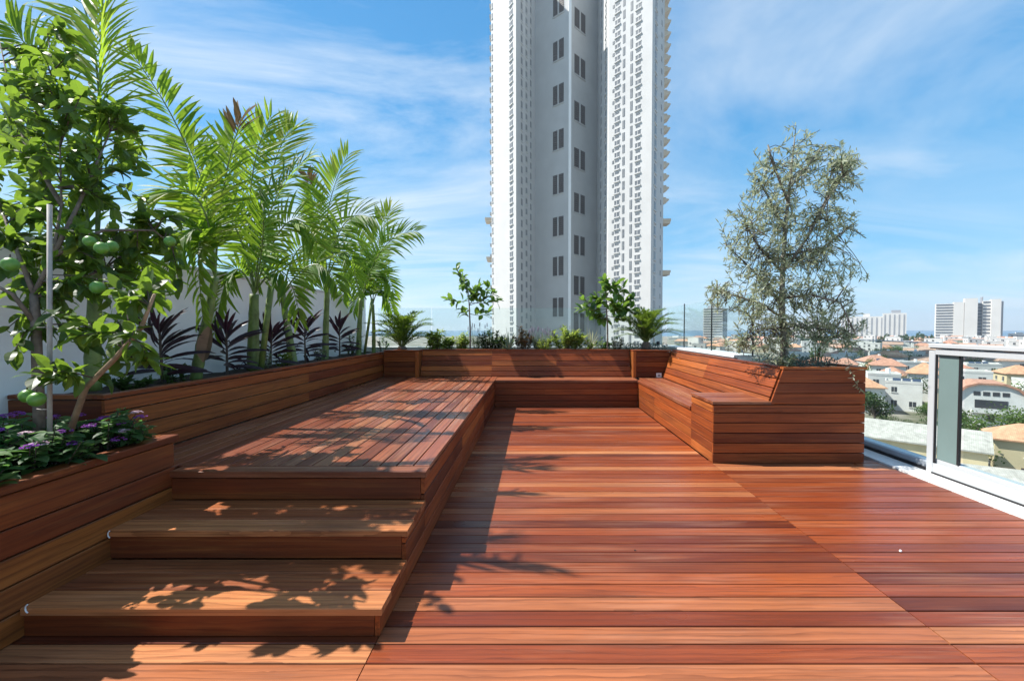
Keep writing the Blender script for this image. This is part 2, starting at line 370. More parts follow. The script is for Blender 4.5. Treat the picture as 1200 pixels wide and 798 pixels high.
for x0, y0, x1, y1, wd in ((48, 78, 320, 96, 7), (105, 40, 190, 430, 7), (60, 150, 420, 190, 6)):
    d = V((x1 - x0, y1 - y0, 0)).normalized(); s = V((-d.y, d.x, 0)) * wd / 2
    a, bb = V((x0, y0, G + .02 + wd * .002)), V((x1, y1, G + .02 + wd * .002)); mb.add([a - s, bb - s, bb + s, a + s], [(0, 1, 2, 3)])
    k = 0
    while k < (bb - a).length - 4:
        q = a + d * k + V((0, 0, .006)); s2 = s.normalized() * .08; mb.add([q - s2, q + d * 3 - s2, q + d * 3 + s2, q + s2], [(0, 1, 2, 3)], 1); k += 8
tag(mb.build('road', [mr, mk]), 'asphalt streets between the houses below', 'road', kind='structure')
# the building the terrace stands on
mb = MB(); mb.box((-3.6, -3.2, G), (3.52, 5.6, -.12)); mb.box((-3.6, 5.6, G), (2.62, 8.1, -.12))
tb = tag(mb.build('terrace_building', M['white_wall']), 'white rendered block that carries the wooden roof terrace', 'building')

# ------------------------------------------------------------------ the deck
rnd = random.Random(4)
YF = 1.5831
mb = MB(); T = .024
def row(x0, x1, y, r0=None, W=.0938, joints=()):
    xs = [x0] + [j for j in joints if x0 + .3 < j < x1 - .3] + [x1]
    for a, b2 in zip(xs[:-1], xs[1:]):
        mb.board((a + .001, y, -T + rnd.uniform(-.0006, .0006)), (1, 0, 0), b2 - a - .002, (0, 1, 0), W, (0, 0, 1), T, rnd.random() if r0 is None else r0, 0, .0025, rnd)
k = -12
while YF + .1 * k < 7.3:
    y = YF + .1 * k
    if y < 1.70: row(-3.1, -.632, y, {0: 1.0, -1: .93}.get(k))
    row(-.630 if y < 6.9 else -.6, 1.652, y)
    if y < 4.02: row(1.655, 3.215, y)
    k += 1
mb.box((-3.1, -.2, -.10), (3.22, 7.3, -.04), 1)
tag(mb.build('deck', [M['deck_wood'], M['core']]), 'oiled red-brown hardwood deck boards on the terrace floor', 'deck', kind='structure')

# ------------------------------------------------------------------ platform with two steps
XS, H1, H2, H3 = -.626, .126, .273, .440
Y1, Y2, Y3, YE = 1.717, 2.077, 2.440, 7.30
XL, XU = -2.07, -2.53
pf = empty('stepped_platform', (-1.5, 4.8, 0), 'raised hardwood platform with two steps up from the deck', 'platform')
def clad(mb, p, u, L, v, n, zs, rand, T=.02, mi=0, joints=(), gap=.007, rr=None, cut=0.):
    """boards along u stacked along v at the offsets zs"""
    for a, b2 in zip(zs[:-1], zs[1:]):
        xs = [0] + [j for j in joints if .2 < j < L - .2 and rand.random() < .75] + [L]
        for q0, q1 in zip(xs[:-1], xs[1:]):
            c0 = cut if q0 == 0 else 0
            mb.board(V(p) + V(u) * (q0 + .0008 + c0 * a) + V(v) * a, u, q1 - q0 - .0016 - c0 * a, v, b2 - a - gap, n, T, rand.random() if rr is None else rr(rand), mi, .0025, rand, cut0=c0 * (b2 - a))
rnd = random.Random(11)
mb = MB()                                                       # top: boards run away from the camera, one border board across the front
mb.board((XL, Y3 - .012, H3 - .036), (1, 0, 0), XS - XL + .012, (0, 1, 0), .098, (0, 0, 1), .036, .85, 0, .004, rnd)
x = XS + .012; first = True
while x > XU + .02:
    wd = min(.098, x - XU); y0 = Y3 + .09 if x > XL + .05 else Y3 + .012
    ys = [y0, rnd.uniform(4, 6), YE] if rnd.random() < .5 else [y0, YE]
    for a, b2 in zip(ys[:-1], ys[1:]): mb.board((x - wd, a + .001, H3 - .024), (0, 1, 0), b2 - a - .002, (1, 0, 0), wd - .0065, (0, 0, 1), .024, rnd.random(), 0, .0025, rnd)
    x -= .1
mb.box((XU, Y3 + .09, .02), (XS - .03, YE, H3 - .028), 1)
mb.build('platform_top', [M['platform_wood'], M['core']], pf)
mb = MB(); clad(mb, (XS - .02, Y3, 0), (0, 1, 0), YE - Y3 - .4, (0, 0, 1), (1, 0, 0), [.004, .103, .206, .309, .403], rnd, joints=(1.3, 2.9))
mb.build('side_panel', M['clad_wood'], pf)
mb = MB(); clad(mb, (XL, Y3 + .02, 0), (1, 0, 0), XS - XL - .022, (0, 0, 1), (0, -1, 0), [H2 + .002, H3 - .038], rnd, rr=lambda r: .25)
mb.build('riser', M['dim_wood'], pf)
for (ya, yb, z0, z1) in ((Y1, Y2, 0, H1), (Y2, Y3, H1, H2)):
    st = MB(); wds = (yb - ya + .02) / 3
    for q in range(3):
        st.board((XL + .002, ya - .012 + wds * q, z1 - .03), (1, 0, 0), XS - XL + (.010 if q == 0 else .004), (0, 1, 0), wds - .005 if q < 2 else wds - .009, (0, 0, 1), .03, (.85, .4, .62)[q], 0, .004, rnd)
    so = st.build('step', M['tread_wood'], pf)
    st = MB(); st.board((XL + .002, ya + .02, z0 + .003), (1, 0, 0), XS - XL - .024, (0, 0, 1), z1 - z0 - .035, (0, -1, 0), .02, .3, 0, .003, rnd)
    st.box((XL + .002, ya + .021, z0 + .002), (XS - .03, yb - .02, z1 - .034), 1)
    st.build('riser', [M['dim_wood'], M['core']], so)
    st = MB(); zs = [z for z in (.004, .103, .206) if z < z1 - .05] + [z1 - .033]
    clad(st, (XS - .02, ya + .001, 0), (0, 1, 0), yb - ya - .002, (0, 0, 1), (1, 0, 0), zs, rnd)
    st.build('side_panel', M['clad_wood'], so)

# ------------------------------------------------------------------ left planters and the white wall
rnd = random.Random(21)
XW = -3.10
lp = empty('flower_planter', (-2.5, 1.6, 0), 'low hardwood planter holding the purple flowers and citrus tree', 'planter')
mb = MB(); clad(mb, (XL - .02, -.5, 0), (0, 1, 0), 2.96, (0, 0, 1), (1, 0, 0), [.004, .12, .235, .35, .465, .602], rnd, joints=(1.3,), rr=lambda r: r.choice((.1, .9, .7, .3, .85, .5)))
clad(mb, (XL - .021, 2.44, 0), (-1, 0, 0), 1.0, (0, 0, 1), (0, 1, 0), [H3 + .002, .602], rnd)
mb.build('side_panel', M['dim_wood'], lp)
mb = MB(); mb.board((XL - .075, -.5, .604), (0, 1, 0), 2.985, (1, 0, 0), .085, (0, 0, 1), .034, .75, 0, .004, rnd); mb.board((XW + .01, 2.40, .604), (1, 0, 0), XL - .078 - XW - .01, (0, 1, 0), .085, (0, 0, 1), .034, .5, 0, .004, rnd)
mb.build('rim', M['dim_wood'], lp)
def soil(lo, hi, seed, parent, amp=.02, step=.09):
    r = random.Random(seed); nx = max(2, int((hi[0] - lo[0]) / step)); ny = max(2, int((hi[1] - lo[1]) / step)); m = MB()
    vs = [(lo[0] + (hi[0] - lo[0]) * i / nx, lo[1] + (hi[1] - lo[1]) * j / ny, hi[2] + r.uniform(-amp, amp)) for j in range(ny + 1) for i in range(nx + 1)]
    m.add(vs, [(j * (nx + 1) + i, j * (nx + 1) + i + 1, (j + 1) * (nx + 1) + i + 1, (j + 1) * (nx + 1) + i) for j in range(ny) for i in range(nx)])
    return m.build('soil', M['soil'], parent, smooth=True)
soil((XW + .01, -.5, 0), (XL - .06, 2.41, .60), 1, lp)
ZU = .86
up = empty('tall_planter', (-2.8, 4.8, 0), 'long dark hardwood planter below the palms along the white wall', 'planter')
mb = MB()
zu = [H3 + .003, .545, .648, .752, ZU - .026]
clad(mb, (XU - .02, 2.53, 0), (0, 1, 0), 4.77, (0, 0, 1), (1, 0, 0), zu, rnd, joints=(2.3,), rr=lambda r: r.choice((.2, .3, .45, .6, .9)))
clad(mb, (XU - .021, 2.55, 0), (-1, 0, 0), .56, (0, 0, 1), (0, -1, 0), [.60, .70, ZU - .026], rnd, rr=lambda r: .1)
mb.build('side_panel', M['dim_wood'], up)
mb = MB(); mb.board((XU - .055, 2.52, ZU - .024), (0, 1, 0), 4.78, (1, 0, 0), .06, (0, 0, 1), .024, .35, 0, .004, rnd); mb.board((XW + .01, 2.52, ZU - .024), (1, 0, 0), XU - .058 - XW - .01, (0, 1, 0), .06, (0, 0, 1), .024, .3, 0, .004, rnd)
mb.build('rim', M['dim_wood'], up)
soil((XW + .01, 2.58, 0), (XU - .05, 7.9, ZU - .035), 2, up)
gw = empty('garden_wall', (XW - .1, 3.5, 0), 'white rendered side wall behind the palms', 'wall')
mb = MB(); mb.box((XW - .2, -1.0, -.1), (XW, 7.95, 1.78)); mb.build('wall_face', M['white_wall'], gw)
mb = MB(); mb.bbox((XW - .23, -1.0, 1.782), (XW + .012, 7.98, 1.815), .006); mb.build('coping', M['white_stone'], gw)

# ------------------------------------------------------------------ back bench with the planter behind it
rnd = random.Random(31)
HS, XB, YB, YR, ZP = .4326, 1.661, 6.859, 3.977, .894
bb_ = empty('back_bench', (.5, 7.2, 0), 'hardwood bench across the far end with planter as backrest', 'bench')
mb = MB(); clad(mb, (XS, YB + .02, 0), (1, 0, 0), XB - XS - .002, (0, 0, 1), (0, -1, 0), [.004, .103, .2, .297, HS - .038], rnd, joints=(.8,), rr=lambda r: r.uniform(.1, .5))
mb.box((XS, YB + .021, .004), (XB, 7.3, HS - .04), 1)
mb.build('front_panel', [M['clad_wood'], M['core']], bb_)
mb = MB()
for q in range(5): mb.board((XS + .002 + 0, YB - .015 + .098 * q, HS - .034), (1, 0, 0), XB - XS + (0 if q else -.02), (0, 1, 0), .093, (0, 0, 1), .034, rnd.uniform(.4, 1), 0, .004, rnd)
mb.build('seat', M['platform_wood'], bb_)
# sloping planter face: leans away from the seat
BT = R(19.5); sl = V((0, math.sin(BT), math.cos(BT))); nn = V((0, -math.cos(BT), math.sin(BT)))
LN = (ZP - .02 - HS) / math.cos(BT)
mb = MB(); zs = [.012 + (LN - .012) * q / 5 for q in range(6)]
clad(mb, V((-1.92, 7.27, HS + .004)) + nn * -.02, (1, 0, 0), 3.56, sl, nn, zs, rnd, joints=(1.2, 2.3))
mb.build('backrest', M['clad_wood'], bb_)
for x0, x1 in ((-2.508, -1.98), (1.70, 2.26)):                   # the two upright corner boxes
    mb = MB()
    for q in range(5):
        z0 = HS + .006 + (ZP - .026 - HS - .006) * q / 5; z1 = HS + .006 + (ZP - .026 - HS - .006) * (q + 1) / 5
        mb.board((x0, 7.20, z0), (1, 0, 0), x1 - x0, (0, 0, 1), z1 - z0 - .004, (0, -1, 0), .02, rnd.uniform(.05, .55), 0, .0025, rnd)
    mb.box((x0 + .002, 7.202, HS + .006), (x1 - .002, 7.45, ZP - .03), 1)
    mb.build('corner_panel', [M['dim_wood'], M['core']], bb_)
for x0 in (-1.978, 1.645):
    mb = MB(); mb.board((x0, 7.185, HS + .004), (0, 0, 1), ZP - .03 - HS, (1, 0, 0), .052, (0, -1, 0), .03, .95, 0, .004, rnd); mb.box((x0 + .002, 7.187, HS + .01), (x0 + .05, 7.42, ZP - .03), 1, .9)
    mb.build('corner_post', [M['clad_wood'], M['dim_wood']], bb_)
mb = MB(); mb.board((-2.5, 7.415, ZP - .022), (1, 0, 0), 4.78, (0, 1, 0), .06, (0, 0, 1), .022, .6, 0, .004, rnd)
for x0, x1 in ((-2.51, -1.925), (1.645, 2.28)): mb.board((x0, 7.172, ZP - .022), (1, 0, 0), x1 - x0, (0, 1, 0), .24, (0, 0, 1), .022, .4, 0, .004, rnd)
mb.build('rim', M['clad_wood'], bb_)
soil((-2.5, 7.47, 0), (2.36, 7.9, ZP - .03), 3, bb_)

# ------------------------------------------------------------------ right bench with raised end box and olive planter
rnd = random.Random(41)
YS, ZA, XE = 4.536, .578, 3.065
rb = empty('planter_bench', (2.1, 5.4, 0), 'long hardwood bench with sloping backrest and boxed planter end', 'bench')
mb = MB(); clad(mb, (XB + .02, YS, 0), (0, 1, 0), 7.2 - YS, (0, 0, 1), (-1, 0, 0), [.004, .103, .2, .297, HS - .038], rnd, joints=(1.4,), rr=lambda r: r.uniform(.4, 1))
mb.box((XB + .021, YS, .004), (2.2, 7.2, HS - .04), 1)
mb.build('front_panel', [M['clad_wood'], M['core']], rb)
mb = MB()
for q in range(5): mb.board((XB - .014 + .098 * q, YS + .002, HS - .034), (0, 1, 0), (7.28 if q else 6.84) - YS if q < 4 else 7.2 - YS, (1, 0, 0), .093, (0, 0, 1), .034, rnd.uniform(.2, 1), 0, .004, rnd)
mb.build('seat', M['platform_wood'], rb)
ta = R(19.5); su = V((math.sin(ta), 0, math.cos(ta))); nu = V((-math.cos(ta), 0, math.sin(ta)))
X0 = 2.135; LR = (ZP - .02 - HS) / math.cos(ta)
mb = MB(); zs = [.006 + (LR - .006) * q / 5 for q in range(6)]
clad(mb, V((X0, YR + .03, HS + .002)) + nu * -.02, (0, 1, 0), 7.24 - YR - .03, su, nu, zs, rnd, joints=(1.6,), rr=lambda r: r.uniform(.35, 1))
mb.build('backrest', M['clad_wood'], rb)
eb = MB(); clad(eb, (XB + .02, YR + .02, 0), (0, 1, 0), YS - YR - .02, (0, 0, 1), (-1, 0, 0), [.004, .098, .192, .286, .38, .474, ZA - .028], rnd, rr=lambda r: r.uniform(.4, 1))
eb.box((XB + .021, YR + .03, .004), (2.25, YS - .002, ZA - .03), 1)
ebo = eb.build('end_box', [M['clad_wood'], M['core']], rb)
eb = MB()
for q in range(5):
    W_ = (YS - YR + .012) / 5; eb.board((XB - .012, YR - .012 + W_ * q, ZA - .026), (1, 0, 0), 2.19 - XB + .012, (0, 1, 0), W_ - .004, (0, 0, 1), .026, rnd.uniform(.3, 1), 0, .004, rnd)
eb.build('top', M['platform_wood'], ebo)
mb = MB(); zl = [.004, .098, .192, .286, .38, .474, ZA - .028]
clad(mb, (XB, YR + .02, 0), (1, 0, 0), XE - XB, (0, 0, 1), (0, -1, 0), zl, rnd, rr=lambda r: r.uniform(.15, .75))
zt = [0, .10, .20, ZP - .022 - ZA + .026]
for a, b2 in zip(zt[:-1], zt[1:]):
    xs = 2.190 + math.tan(ta) * a; mb.board((xs, YR + .02, ZA - .026 + a), (1, 0, 0), XE - xs, (0, 0, 1), b2 - a - .004, (0, -1, 0), .02, rnd.uniform(.1, .9), 0, .0025, rnd, cut0=math.tan(ta) * (b2 - a))
clad(mb, (XE - .02, YR + .021, 0), (0, 1, 0), 1.1, (0, 0, 1), (1, 0, 0), zl[:-1] + [.578, .68, .78, ZP - .024], rnd)
mb.box((2.36, YR + .03, .004), (XE - .022, 5.1, ZP - .1), 1)
mb.build('planter_panel', [M['clad_wood'], M['core']], rb)
mb = MB(); mb.board((2.30, YR - .008, ZP - .020), (1, 0, 0), XE + .008 - 2.30, (0, 1, 0), .06, (0, 0, 1), .022, .95, 0, .004, rnd)
mb.board((XE - .052, YR + .054, ZP - .020), (0, 1, 0), 1.06, (1, 0, 0), .06, (0, 0, 1), .022, .8, 0, .004, rnd)
mb.board((2.30, YR + .054, ZP - .020), (0, 1, 0), 3.15, (1, 0, 0), .06, (0, 0, 1), .022, .7, 0, .004, rnd)
mb.build('rim', M['clad_wood'], rb)
soil((2.34, YR + .05, 0), (XE - .045, 5.1, ZP - .03), 4, rb)

# ------------------------------------------------------------------ parapets, glass barriers, railing
pw = empty('parapet_wall', (2.5, 6.5, 0), 'white parapet with coping behind the right bench', 'wall')
mb = MB(); mb.box((2.42, 5.12, -.1), (2.6, 8.1, .905)); mb.build('wall_face', M['white_wall'], pw)
mb = MB(); mb.bbox((2.372, 5.12, .907), (2.64, 8.12, .942), .005); mb.build('coping', M['white_stone'], pw)
pw2 = empty('parapet_wall', (0, 8, 0), 'white parapet behind the planting at the far end', 'wall')
mb = MB(); mb.box((-3.1, 7.92, -.1), (2.415, 8.1, .88)); mb.build('wall_face', M['white_wall'], pw2)
mb = MB(); mb.bbox((-3.1, 7.905, .882), (2.368, 8.12, .915), .005); mb.build('coping', M['white_stone'], pw2)
gb = empty('glass_barrier', (2.5, 6.5, .94), 'frameless glass windbreak with slim dark posts on the right parapet', 'glass barrier')
ys = (4.85, 5.98, 7.07, 7.98)
for a, b2 in zip(ys[:-1], ys[1:]):
    mb = MB(); mb.box((2.455, a + .02, .945), (2.465, b2 - .02, 1.64)); mb.build('glass_pane', M['glass'], gb)
for y in ys[:-1]:
    mb = MB(); mb.box((2.452, y - .005, .94), (2.468, y + .005, 1.655)); mb.build('post', M['dark_metal'], gb)
gb2 = empty('glass_barrier', (.5, 8, .91), 'frameless clear glass windbreak in front of the tower base', 'glass barrier')
xs = (-2.9, -1.9, -.28, 1.0, 2.40)
for a, b2 in zip(xs[:-1], xs[1:]):
    mb = MB(); mb.box((a + .012, 8.0, .917), (b2 - .012, 8.01, 1.63)); mb.build('glass_pane', M['glass'], gb2)
XR = 3.225
mb = MB(); mb.bbox((XR, -1, -.06), (3.42, 5.3, .016), .004); tag(mb.build('kerb', M['white_stone']), 'white stone edging strip along the glass railing', 'kerb', kind='structure')
rl = empty('glass_railing', (3.45, 3.2, 0), 'white framed glass railing at the right edge of the deck', 'railing')
mb = MB(); mb.bbox((3.402, 3.655, .018), (3.436, 3.715, 1.06), .004); mb.build('post', M['white_paint'], rl)
mb = MB(); mb.bbox((3.385, -1, 1.090), (3.455, 3.705, 1.122), .006); mb.box((3.40, -1, 1.080), (3.445, 3.70, 1.089), 1); mb.bbox((3.40, -1, 1.032), (3.455, 3.654, 1.077), .004)
mb.build('top_rail', [M['white_paint'], M['black']], rl)
mb = MB(); mb.bbox((3.40, -1, .018), (3.425, 3.654, .105), .004); mb.bbox((3.426, -1, .018), (3.50, 3.654, .145), .004); mb.box((3.392, -1, .0165), (3.3995, 3.654, .03), 1)
mb.build('bottom_rail', [M['white_paint'], M['black']], rl)
mb = MB(); mb.box((3.424, 3.468, .146), (3.436, 3.64, 1.031)); mb.build('infill_panel', M['infill'], rl)
mb = MB(); mb.box((3.420, 3.45, .146), (3.440, 3.466, 1.031)); mb.box((3.405, 3.641, .106), (3.415, 3.653, 1.031)); mb.build('mullion', M['black'], rl)
mb = MB(); mb.box((3.436, -1, .146), (3.444, 3.429, 1.031)); mb.build('glass_pane', M['glass'], rl)
mb = MB(); mb.box((3.49, 3.72, .10), (3.498, 5.2, 1.12)); mb.build('glass_pane', M['glass'], rl)
mb = MB(); mb.bbox((3.478, 3.735, 1.122), (3.51, 5.2, 1.132), .002); mb.build('cap_strip', M['grey_metal'], rl)
mb = MB(); mb.box((3.421, 3.72, -.01), (3.439, 5.25, .04), 1); mb.bbox((3.44, 3.72, .0), (3.56, 5.25, .095), .012); mb.build('glazing_channel', [M['grey_metal'], M['black']], rl)
mb = MB(); mb.box((2.65, 5.2, .09), (3.48, 5.208, 1.12)); mb.build('glass_pane', M['glass'], rl)

# small fittings
so = empty('power_outlet', P(772, 439.5, 7.17), 'white power socket on the dark corner panel of the bench', 'socket')
c = P(772, 440, 7.18); mb = MB(); mb.bbox((c.x - .045, 7.166, c.z - .03), (c.x + .045, 7.179, c.z + .04), .004); mb.build('cover_plate', M['plastic_white'], so)
mb = MB(); mb.box((c.x - .02, 7.163, c.z - .012), (c.x + .02, 7.1655, c.z + .02)); mb.build('socket_face', M['far_grey'], so)
for (px, py, y, z, lab) in ((31, 713, Y1, .105, 'small white curved step light at the left end of the lowest step'), (127, 626, Y2, .25, 'small white curved step light at the left end of the second step')):
    c = P(px + 3, py, y - .016); mb = MB(); mb.tube([c + V((-.015 * math.cos(a * .24 - 1.2), 0, .018 * math.sin(a * .24 - 1.2))) for a in range(11)], .0026, 6)
    tag(mb.build('step_light', [M['plastic_white'], M['grey_metal']]), lab, 'light', 'step lights')
mb = MB(); c = P(771, 402, 7.6); mb.ball(c, .032); mb.tube([c + V((0, 0, -.06)), c], .008, 6)
tag(mb.build('garden_spotlight', M['black'], smooth=True), 'small black round spotlight in the planter beside the right cycad', 'light')
mb = MB(); mb.ball((2.05, 2.38, .008), .007); tag(mb.build('pebble', M['plastic_white'], smooth=True), 'tiny white pebble lying on the deck', 'pebble')
mb = MB(); mb.tube([(.57, 2.40, -.002), (.57, 2.40, .003)], .006, 10); tag(mb.build('screw_head', M['black']), 'tiny black screw head in the deck boards', 'screw')
# ------------------------------------------------------------------ plants
UPV = V((0, 0, 1))
def bez(p0, p1, p2, t): return p0 * ((1 - t) ** 2) + p1 * (2 * t * (1 - t)) + p2 * (t * t)
def rdir(r): 
    z = r.uniform(-1, 1); a = r.uniform(0, 6.283); s = math.sqrt(1 - z * z); return V((s * math.cos(a), s * math.sin(a), z))
def frond(parent, p0, p1, p2, n=34, Lm=.42, W=.032, seed=1, hint=(0, -.75, .65), droop=.35, start=.16, vee=.25, leafm='palm_leaf', tone=.5, dry=False, rach=.009, smax=1.):
    """pinnate frond along a curve; leaflets of one mesh with the rachis"""
    r = random.Random(seed); m = MB(); q = 2 * p1 - (p0 + p2) / 2                      # p1 lies on the curve
    N = 14; pts = [bez(p0, q, p2, i / N) for i in range(N + 1)]
    m.tube(pts, [rach * (1 - .8 * i / N) + .0012 for i in range(N + 1)], 5, 1)
    hint = V(hint).normalized()
    for i in range(n):
        t = start + (1 - start) * (i + .5) / n
        c = bez(p0, q, p2, t); tg = ((q - p0) * (1 - t) + (p2 - q) * t).normalized()
        sd = tg.cross(hint)
        if sd.length < .05: sd = tg.orthogonal()
        sd.normalize(); up = sd.cross(tg); k = (i + .5) / n
        L = Lm * (math.sin(math.pi * min(1, .20 + .66 * k)) ** .7) * r.uniform(.85, 1.08) * smax
        a = R(72 - 42 * k)
        for sg in (-1, 1):
            if r.random() < .04: continue
            d = tg * (math.cos(a) + r.uniform(-.12, .12)) + sd * sg * math.sin(a) + up * (vee + r.uniform(-.22, .18)) + V((0, 0, r.uniform(-.16, .05)))
            dr = droop * r.choice((.4, .8, 1.0, 1.4, 2.6))
            m.leaf(c, d, up + V((0, 0, .5)), L, W * r.uniform(.8, 1.15), dr, .35, 5, 2 if dry and k > .82 else 0, min(1, max(0, tone + r.uniform(-.28, .28))), .4)
    return m.build('frond', [M[leafm], M['palm_trunk'], M['palm_dry']], parent, smooth=False)
def palm(base, trunk, rad, fronds, label, seed, sheath=None, extra=()):
    """base and trunk are (px, py, d); fronds are ((px, py), (px, py), (px, py), depth offset of the tip, length, tone, dry)"""
    b0 = P(*base); root = empty('palm_tree', b0, label, 'palm', 'palms along the white wall')
    pts = [P(*t) for t in trunk]
    pts = [b0 + V((0, 0, -.04))] + pts
    m = MB(); n = len(pts)
    fine = []
    for i in range(n - 1):
        for j in range(8): fine.append(pts[i].lerp(pts[i + 1], j / 8))
    fine.append(pts[-1]); N = len(fine)
    rr = [rad * (1.25 - .45 * i / N) * (1.08 if i % 4 == 0 else 1) for i in range(N)]
    m.tube(fine, rr, 10); m.build('trunk', M['palm_trunk'], root, smooth=True)
    for e in extra:
        m = MB(); pp = [P(*t) for t in e]; m.tube(pp, [rad * .6] * len(pp), 7); m.build('trunk', M['palm_trunk'], root, smooth=True)
    d0 = trunk[-1][2]
    for i, f in enumerate(fronds):
        (a, b2, c2, dd, L, tone, dry) = f
        p0, p1, p2 = P(a[0], a[1], d0), P(b2[0], b2[1], d0 + dd * .5), P(c2[0], c2[1], d0 + dd)
        ln = (p1 - p0).length + (p2 - p1).length
        h = V((random.Random(seed * 31 + i).uniform(-.35, .35), -.8, .5))
        frond(root, p0, p1, p2, int(11 + ln * 17), L * .84, .035 if d0 < 5.5 else .038, seed * 50 + i, h, (.14 if tone > .4 else .24), tone=tone, dry=dry)
    if sheath:
        m = MB(); a, b2 = P(*sheath[0]), P(*sheath[1])
        m.leaf(a, b2 - a, (0, -1, .1), (b2 - a).length, .13, -.08, .5, 6, 0, .2, .45); m.build('dry_sheath', M['palm_sheath'], root)
    return root
palm((108, 450, 2.80), [(110, 380, 2.80), (113, 300, 2.80)], .036, [
    ((113, 300), (116, 130), (122, -40), -.05, .44, .85, 0), ((112, 305), (68, 130), (10, 28), .1, .46, .15, 0),
    ((113, 300), (66, 268), (8, 330), -.1, .36, .1, 0), ((113, 300), (112, 70), (70, -40), .3, .5, .85, 0),
    ((112, 300), (150, 285), (176, 350), .1, .34, .2, 0), ((112, 300), (60, 190), (-30, 160), .2, .44, .5, 0)],
    'tall palm with long upright fronds growing behind the citrus tree', 1)
palm((229, 441, 3.60), [(236, 405, 3.60), (245, 365, 3.60), (252, 325, 3.60)], .035, [
    ((252, 325), (226, 190), (150, 58), -.1, .38, .35, 0), ((252, 325), (230, 232), (172, 240), -.3, .42, .8, 0), ((252, 325), (226, 268), (184, 350), -.25, .36, .3, 0),
    ((252, 325), (262, 220), (284, 138), .1, .42, .62, 1), ((252, 325), (240, 225), (214, 160), .25, .40, .8, 0), ((252, 325), (234, 285), (238, 375), -.2, .3, .3, 0)],
    'leaning palm with a dry brown sheath on its stem, left part of the row', 2, sheath=((238, 425, 3.52), (250, 380, 3.52)))
palm((297, 430, 4.35), [(297, 390, 4.35), (298, 345, 4.35)], .048, [
    ((298, 345), (294, 220), (318, 138), .1, .48, .8, 0), ((298, 345), (318, 205), (346, 150), .3, .50, .95, 0), ((298, 345), (266, 255), (222, 292), -.2, .45, .7, 0), ((298, 345), (336, 262), (372, 285), -.1, .46, .6, 0),
    ((298, 345), (318, 245), (362, 186), -.1, .42, .2, 0), ((298, 345), (272, 318), (252, 392), -.2, .34, .2, 0), ((298, 345), (330, 318), (352, 375), -.2, .36, .25, 0), ((298, 345), (278, 230), (256, 180), .3, .48, .8, 0), ((298, 345), (308, 280), (306, 240), -.4, .40, .5, 0)],
    'thick-stemmed palm with the fullest crown in the row', 3, extra=(((306, 432, 4.3), (312, 380, 4.3), (318, 335, 4.3)),))
palm((345, 427, 5.0), [(338, 390, 5.0), (331, 345, 5.0)], .038, [
    ((331, 345), (368, 310), (396, 338), -.1, .40, .25, 0), ((331, 345), (306, 308), (284, 352), -.2, .38, .3, 0), ((331, 345), (352, 290), (380, 300), .2, .42, .8, 0)],
    'palm with its stem leaning left and drooping dark fronds', 4)
palm((381, 422, 5.9), [(382, 380, 5.9), (384, 325, 5.9)], .037, [
    ((384, 325), (384, 250), (408, 182), .1, .58, .95, 0), ((384, 325), (374, 258), (360, 205), .1, .36, .5, 1), ((384, 325), (404, 262), (440, 258), -.2, .50, .25, 0), ((384, 325), (370, 292), (362, 335), -.1, .36, .7, 0), ((384, 325), (406, 296), (420, 345), -.1, .38, .6, 0)],
    'slim upright palm with one bright frond fanned against the sky', 5)
palm((420, 417, 6.9), [(421, 385, 6.9), (423, 350, 6.9)], .036, [
    ((423, 350), (440, 290), (458, 246), .1, .54, .95, 0), ((423, 350), (450, 290), (488, 272), -.1, .48, .35, 0), ((423, 350), (442, 318), (462, 345), .1, .40, .55, 0), ((423, 350), (410, 318), (402, 352), -.1, .40, .5, 0), ((423, 350), (424, 305), (414, 268), .2, .44, .75, 0)],
    'small palm with bright bushy top near the end of the wall', 6, extra=(((427, 416, 6.95), (432, 380, 6.95), (436, 350, 6.95)),))
palm((438, 412, 7.25), [(438, 385, 7.25), (437, 357, 7.25)], .027, [
    ((437, 357), (447, 340), (460, 365), .1, .36, .2, 0), ((437, 357), (427, 340), (414, 366), -.1, .36, .25, 0), ((437, 357), (440, 325), (448, 302), .1, .38, .5, 0), ((437, 357), (430, 330), (424, 315), .1, .36, .5, 0)],
    'shortest dark palm beside the left cycad', 7)

# strap-leaved cordylines between the palms
def cordyline(px, py, top, label, seed, X=-2.84):
    r = random.Random(seed); d = X * FP / (px - CXP); b0 = P(px, py, d); b0.z = ZU - .04
    h = P(px, top, d).z - b0.z; root = empty('cordyline', b0, label, 'cordyline', 'dark cordylines along the white wall')
    tip = b0 + V((r.uniform(-.03, .03), 0, h * .72))
    m = MB(); m.tube([b0, b0.lerp(tip, .5) + V((r.uniform(-.01, .01), 0, 0)), tip], [.012, .010, .008], 7); m.build('stem', M['dark_twig'], root)
    m = MB(); n = 26
    for i in range(n):
        t = .18 + .82 * i / n; c = b0.lerp(tip, t); a = i * 2.4 + r.uniform(-.3, .3)
        el = R(12 + 62 * max(0, (t - .3) / .7) + r.uniform(-10, 10)); L = r.uniform(.24, .38) * (1 if t < .85 else .7)
        m.leaf(c, (math.cos(a) * math.cos(el), math.sin(a) * math.cos(el), math.sin(el)), UPV * .5 + V((r.uniform(-.3, .3), -.9, 0)), L, .040, .65 * math.cos(el), .3, 6, 0, r.random() * .55 if t < .78 else r.uniform(.6, 1), .5)
    m.build('crown', M['cordyline_leaf'], root)
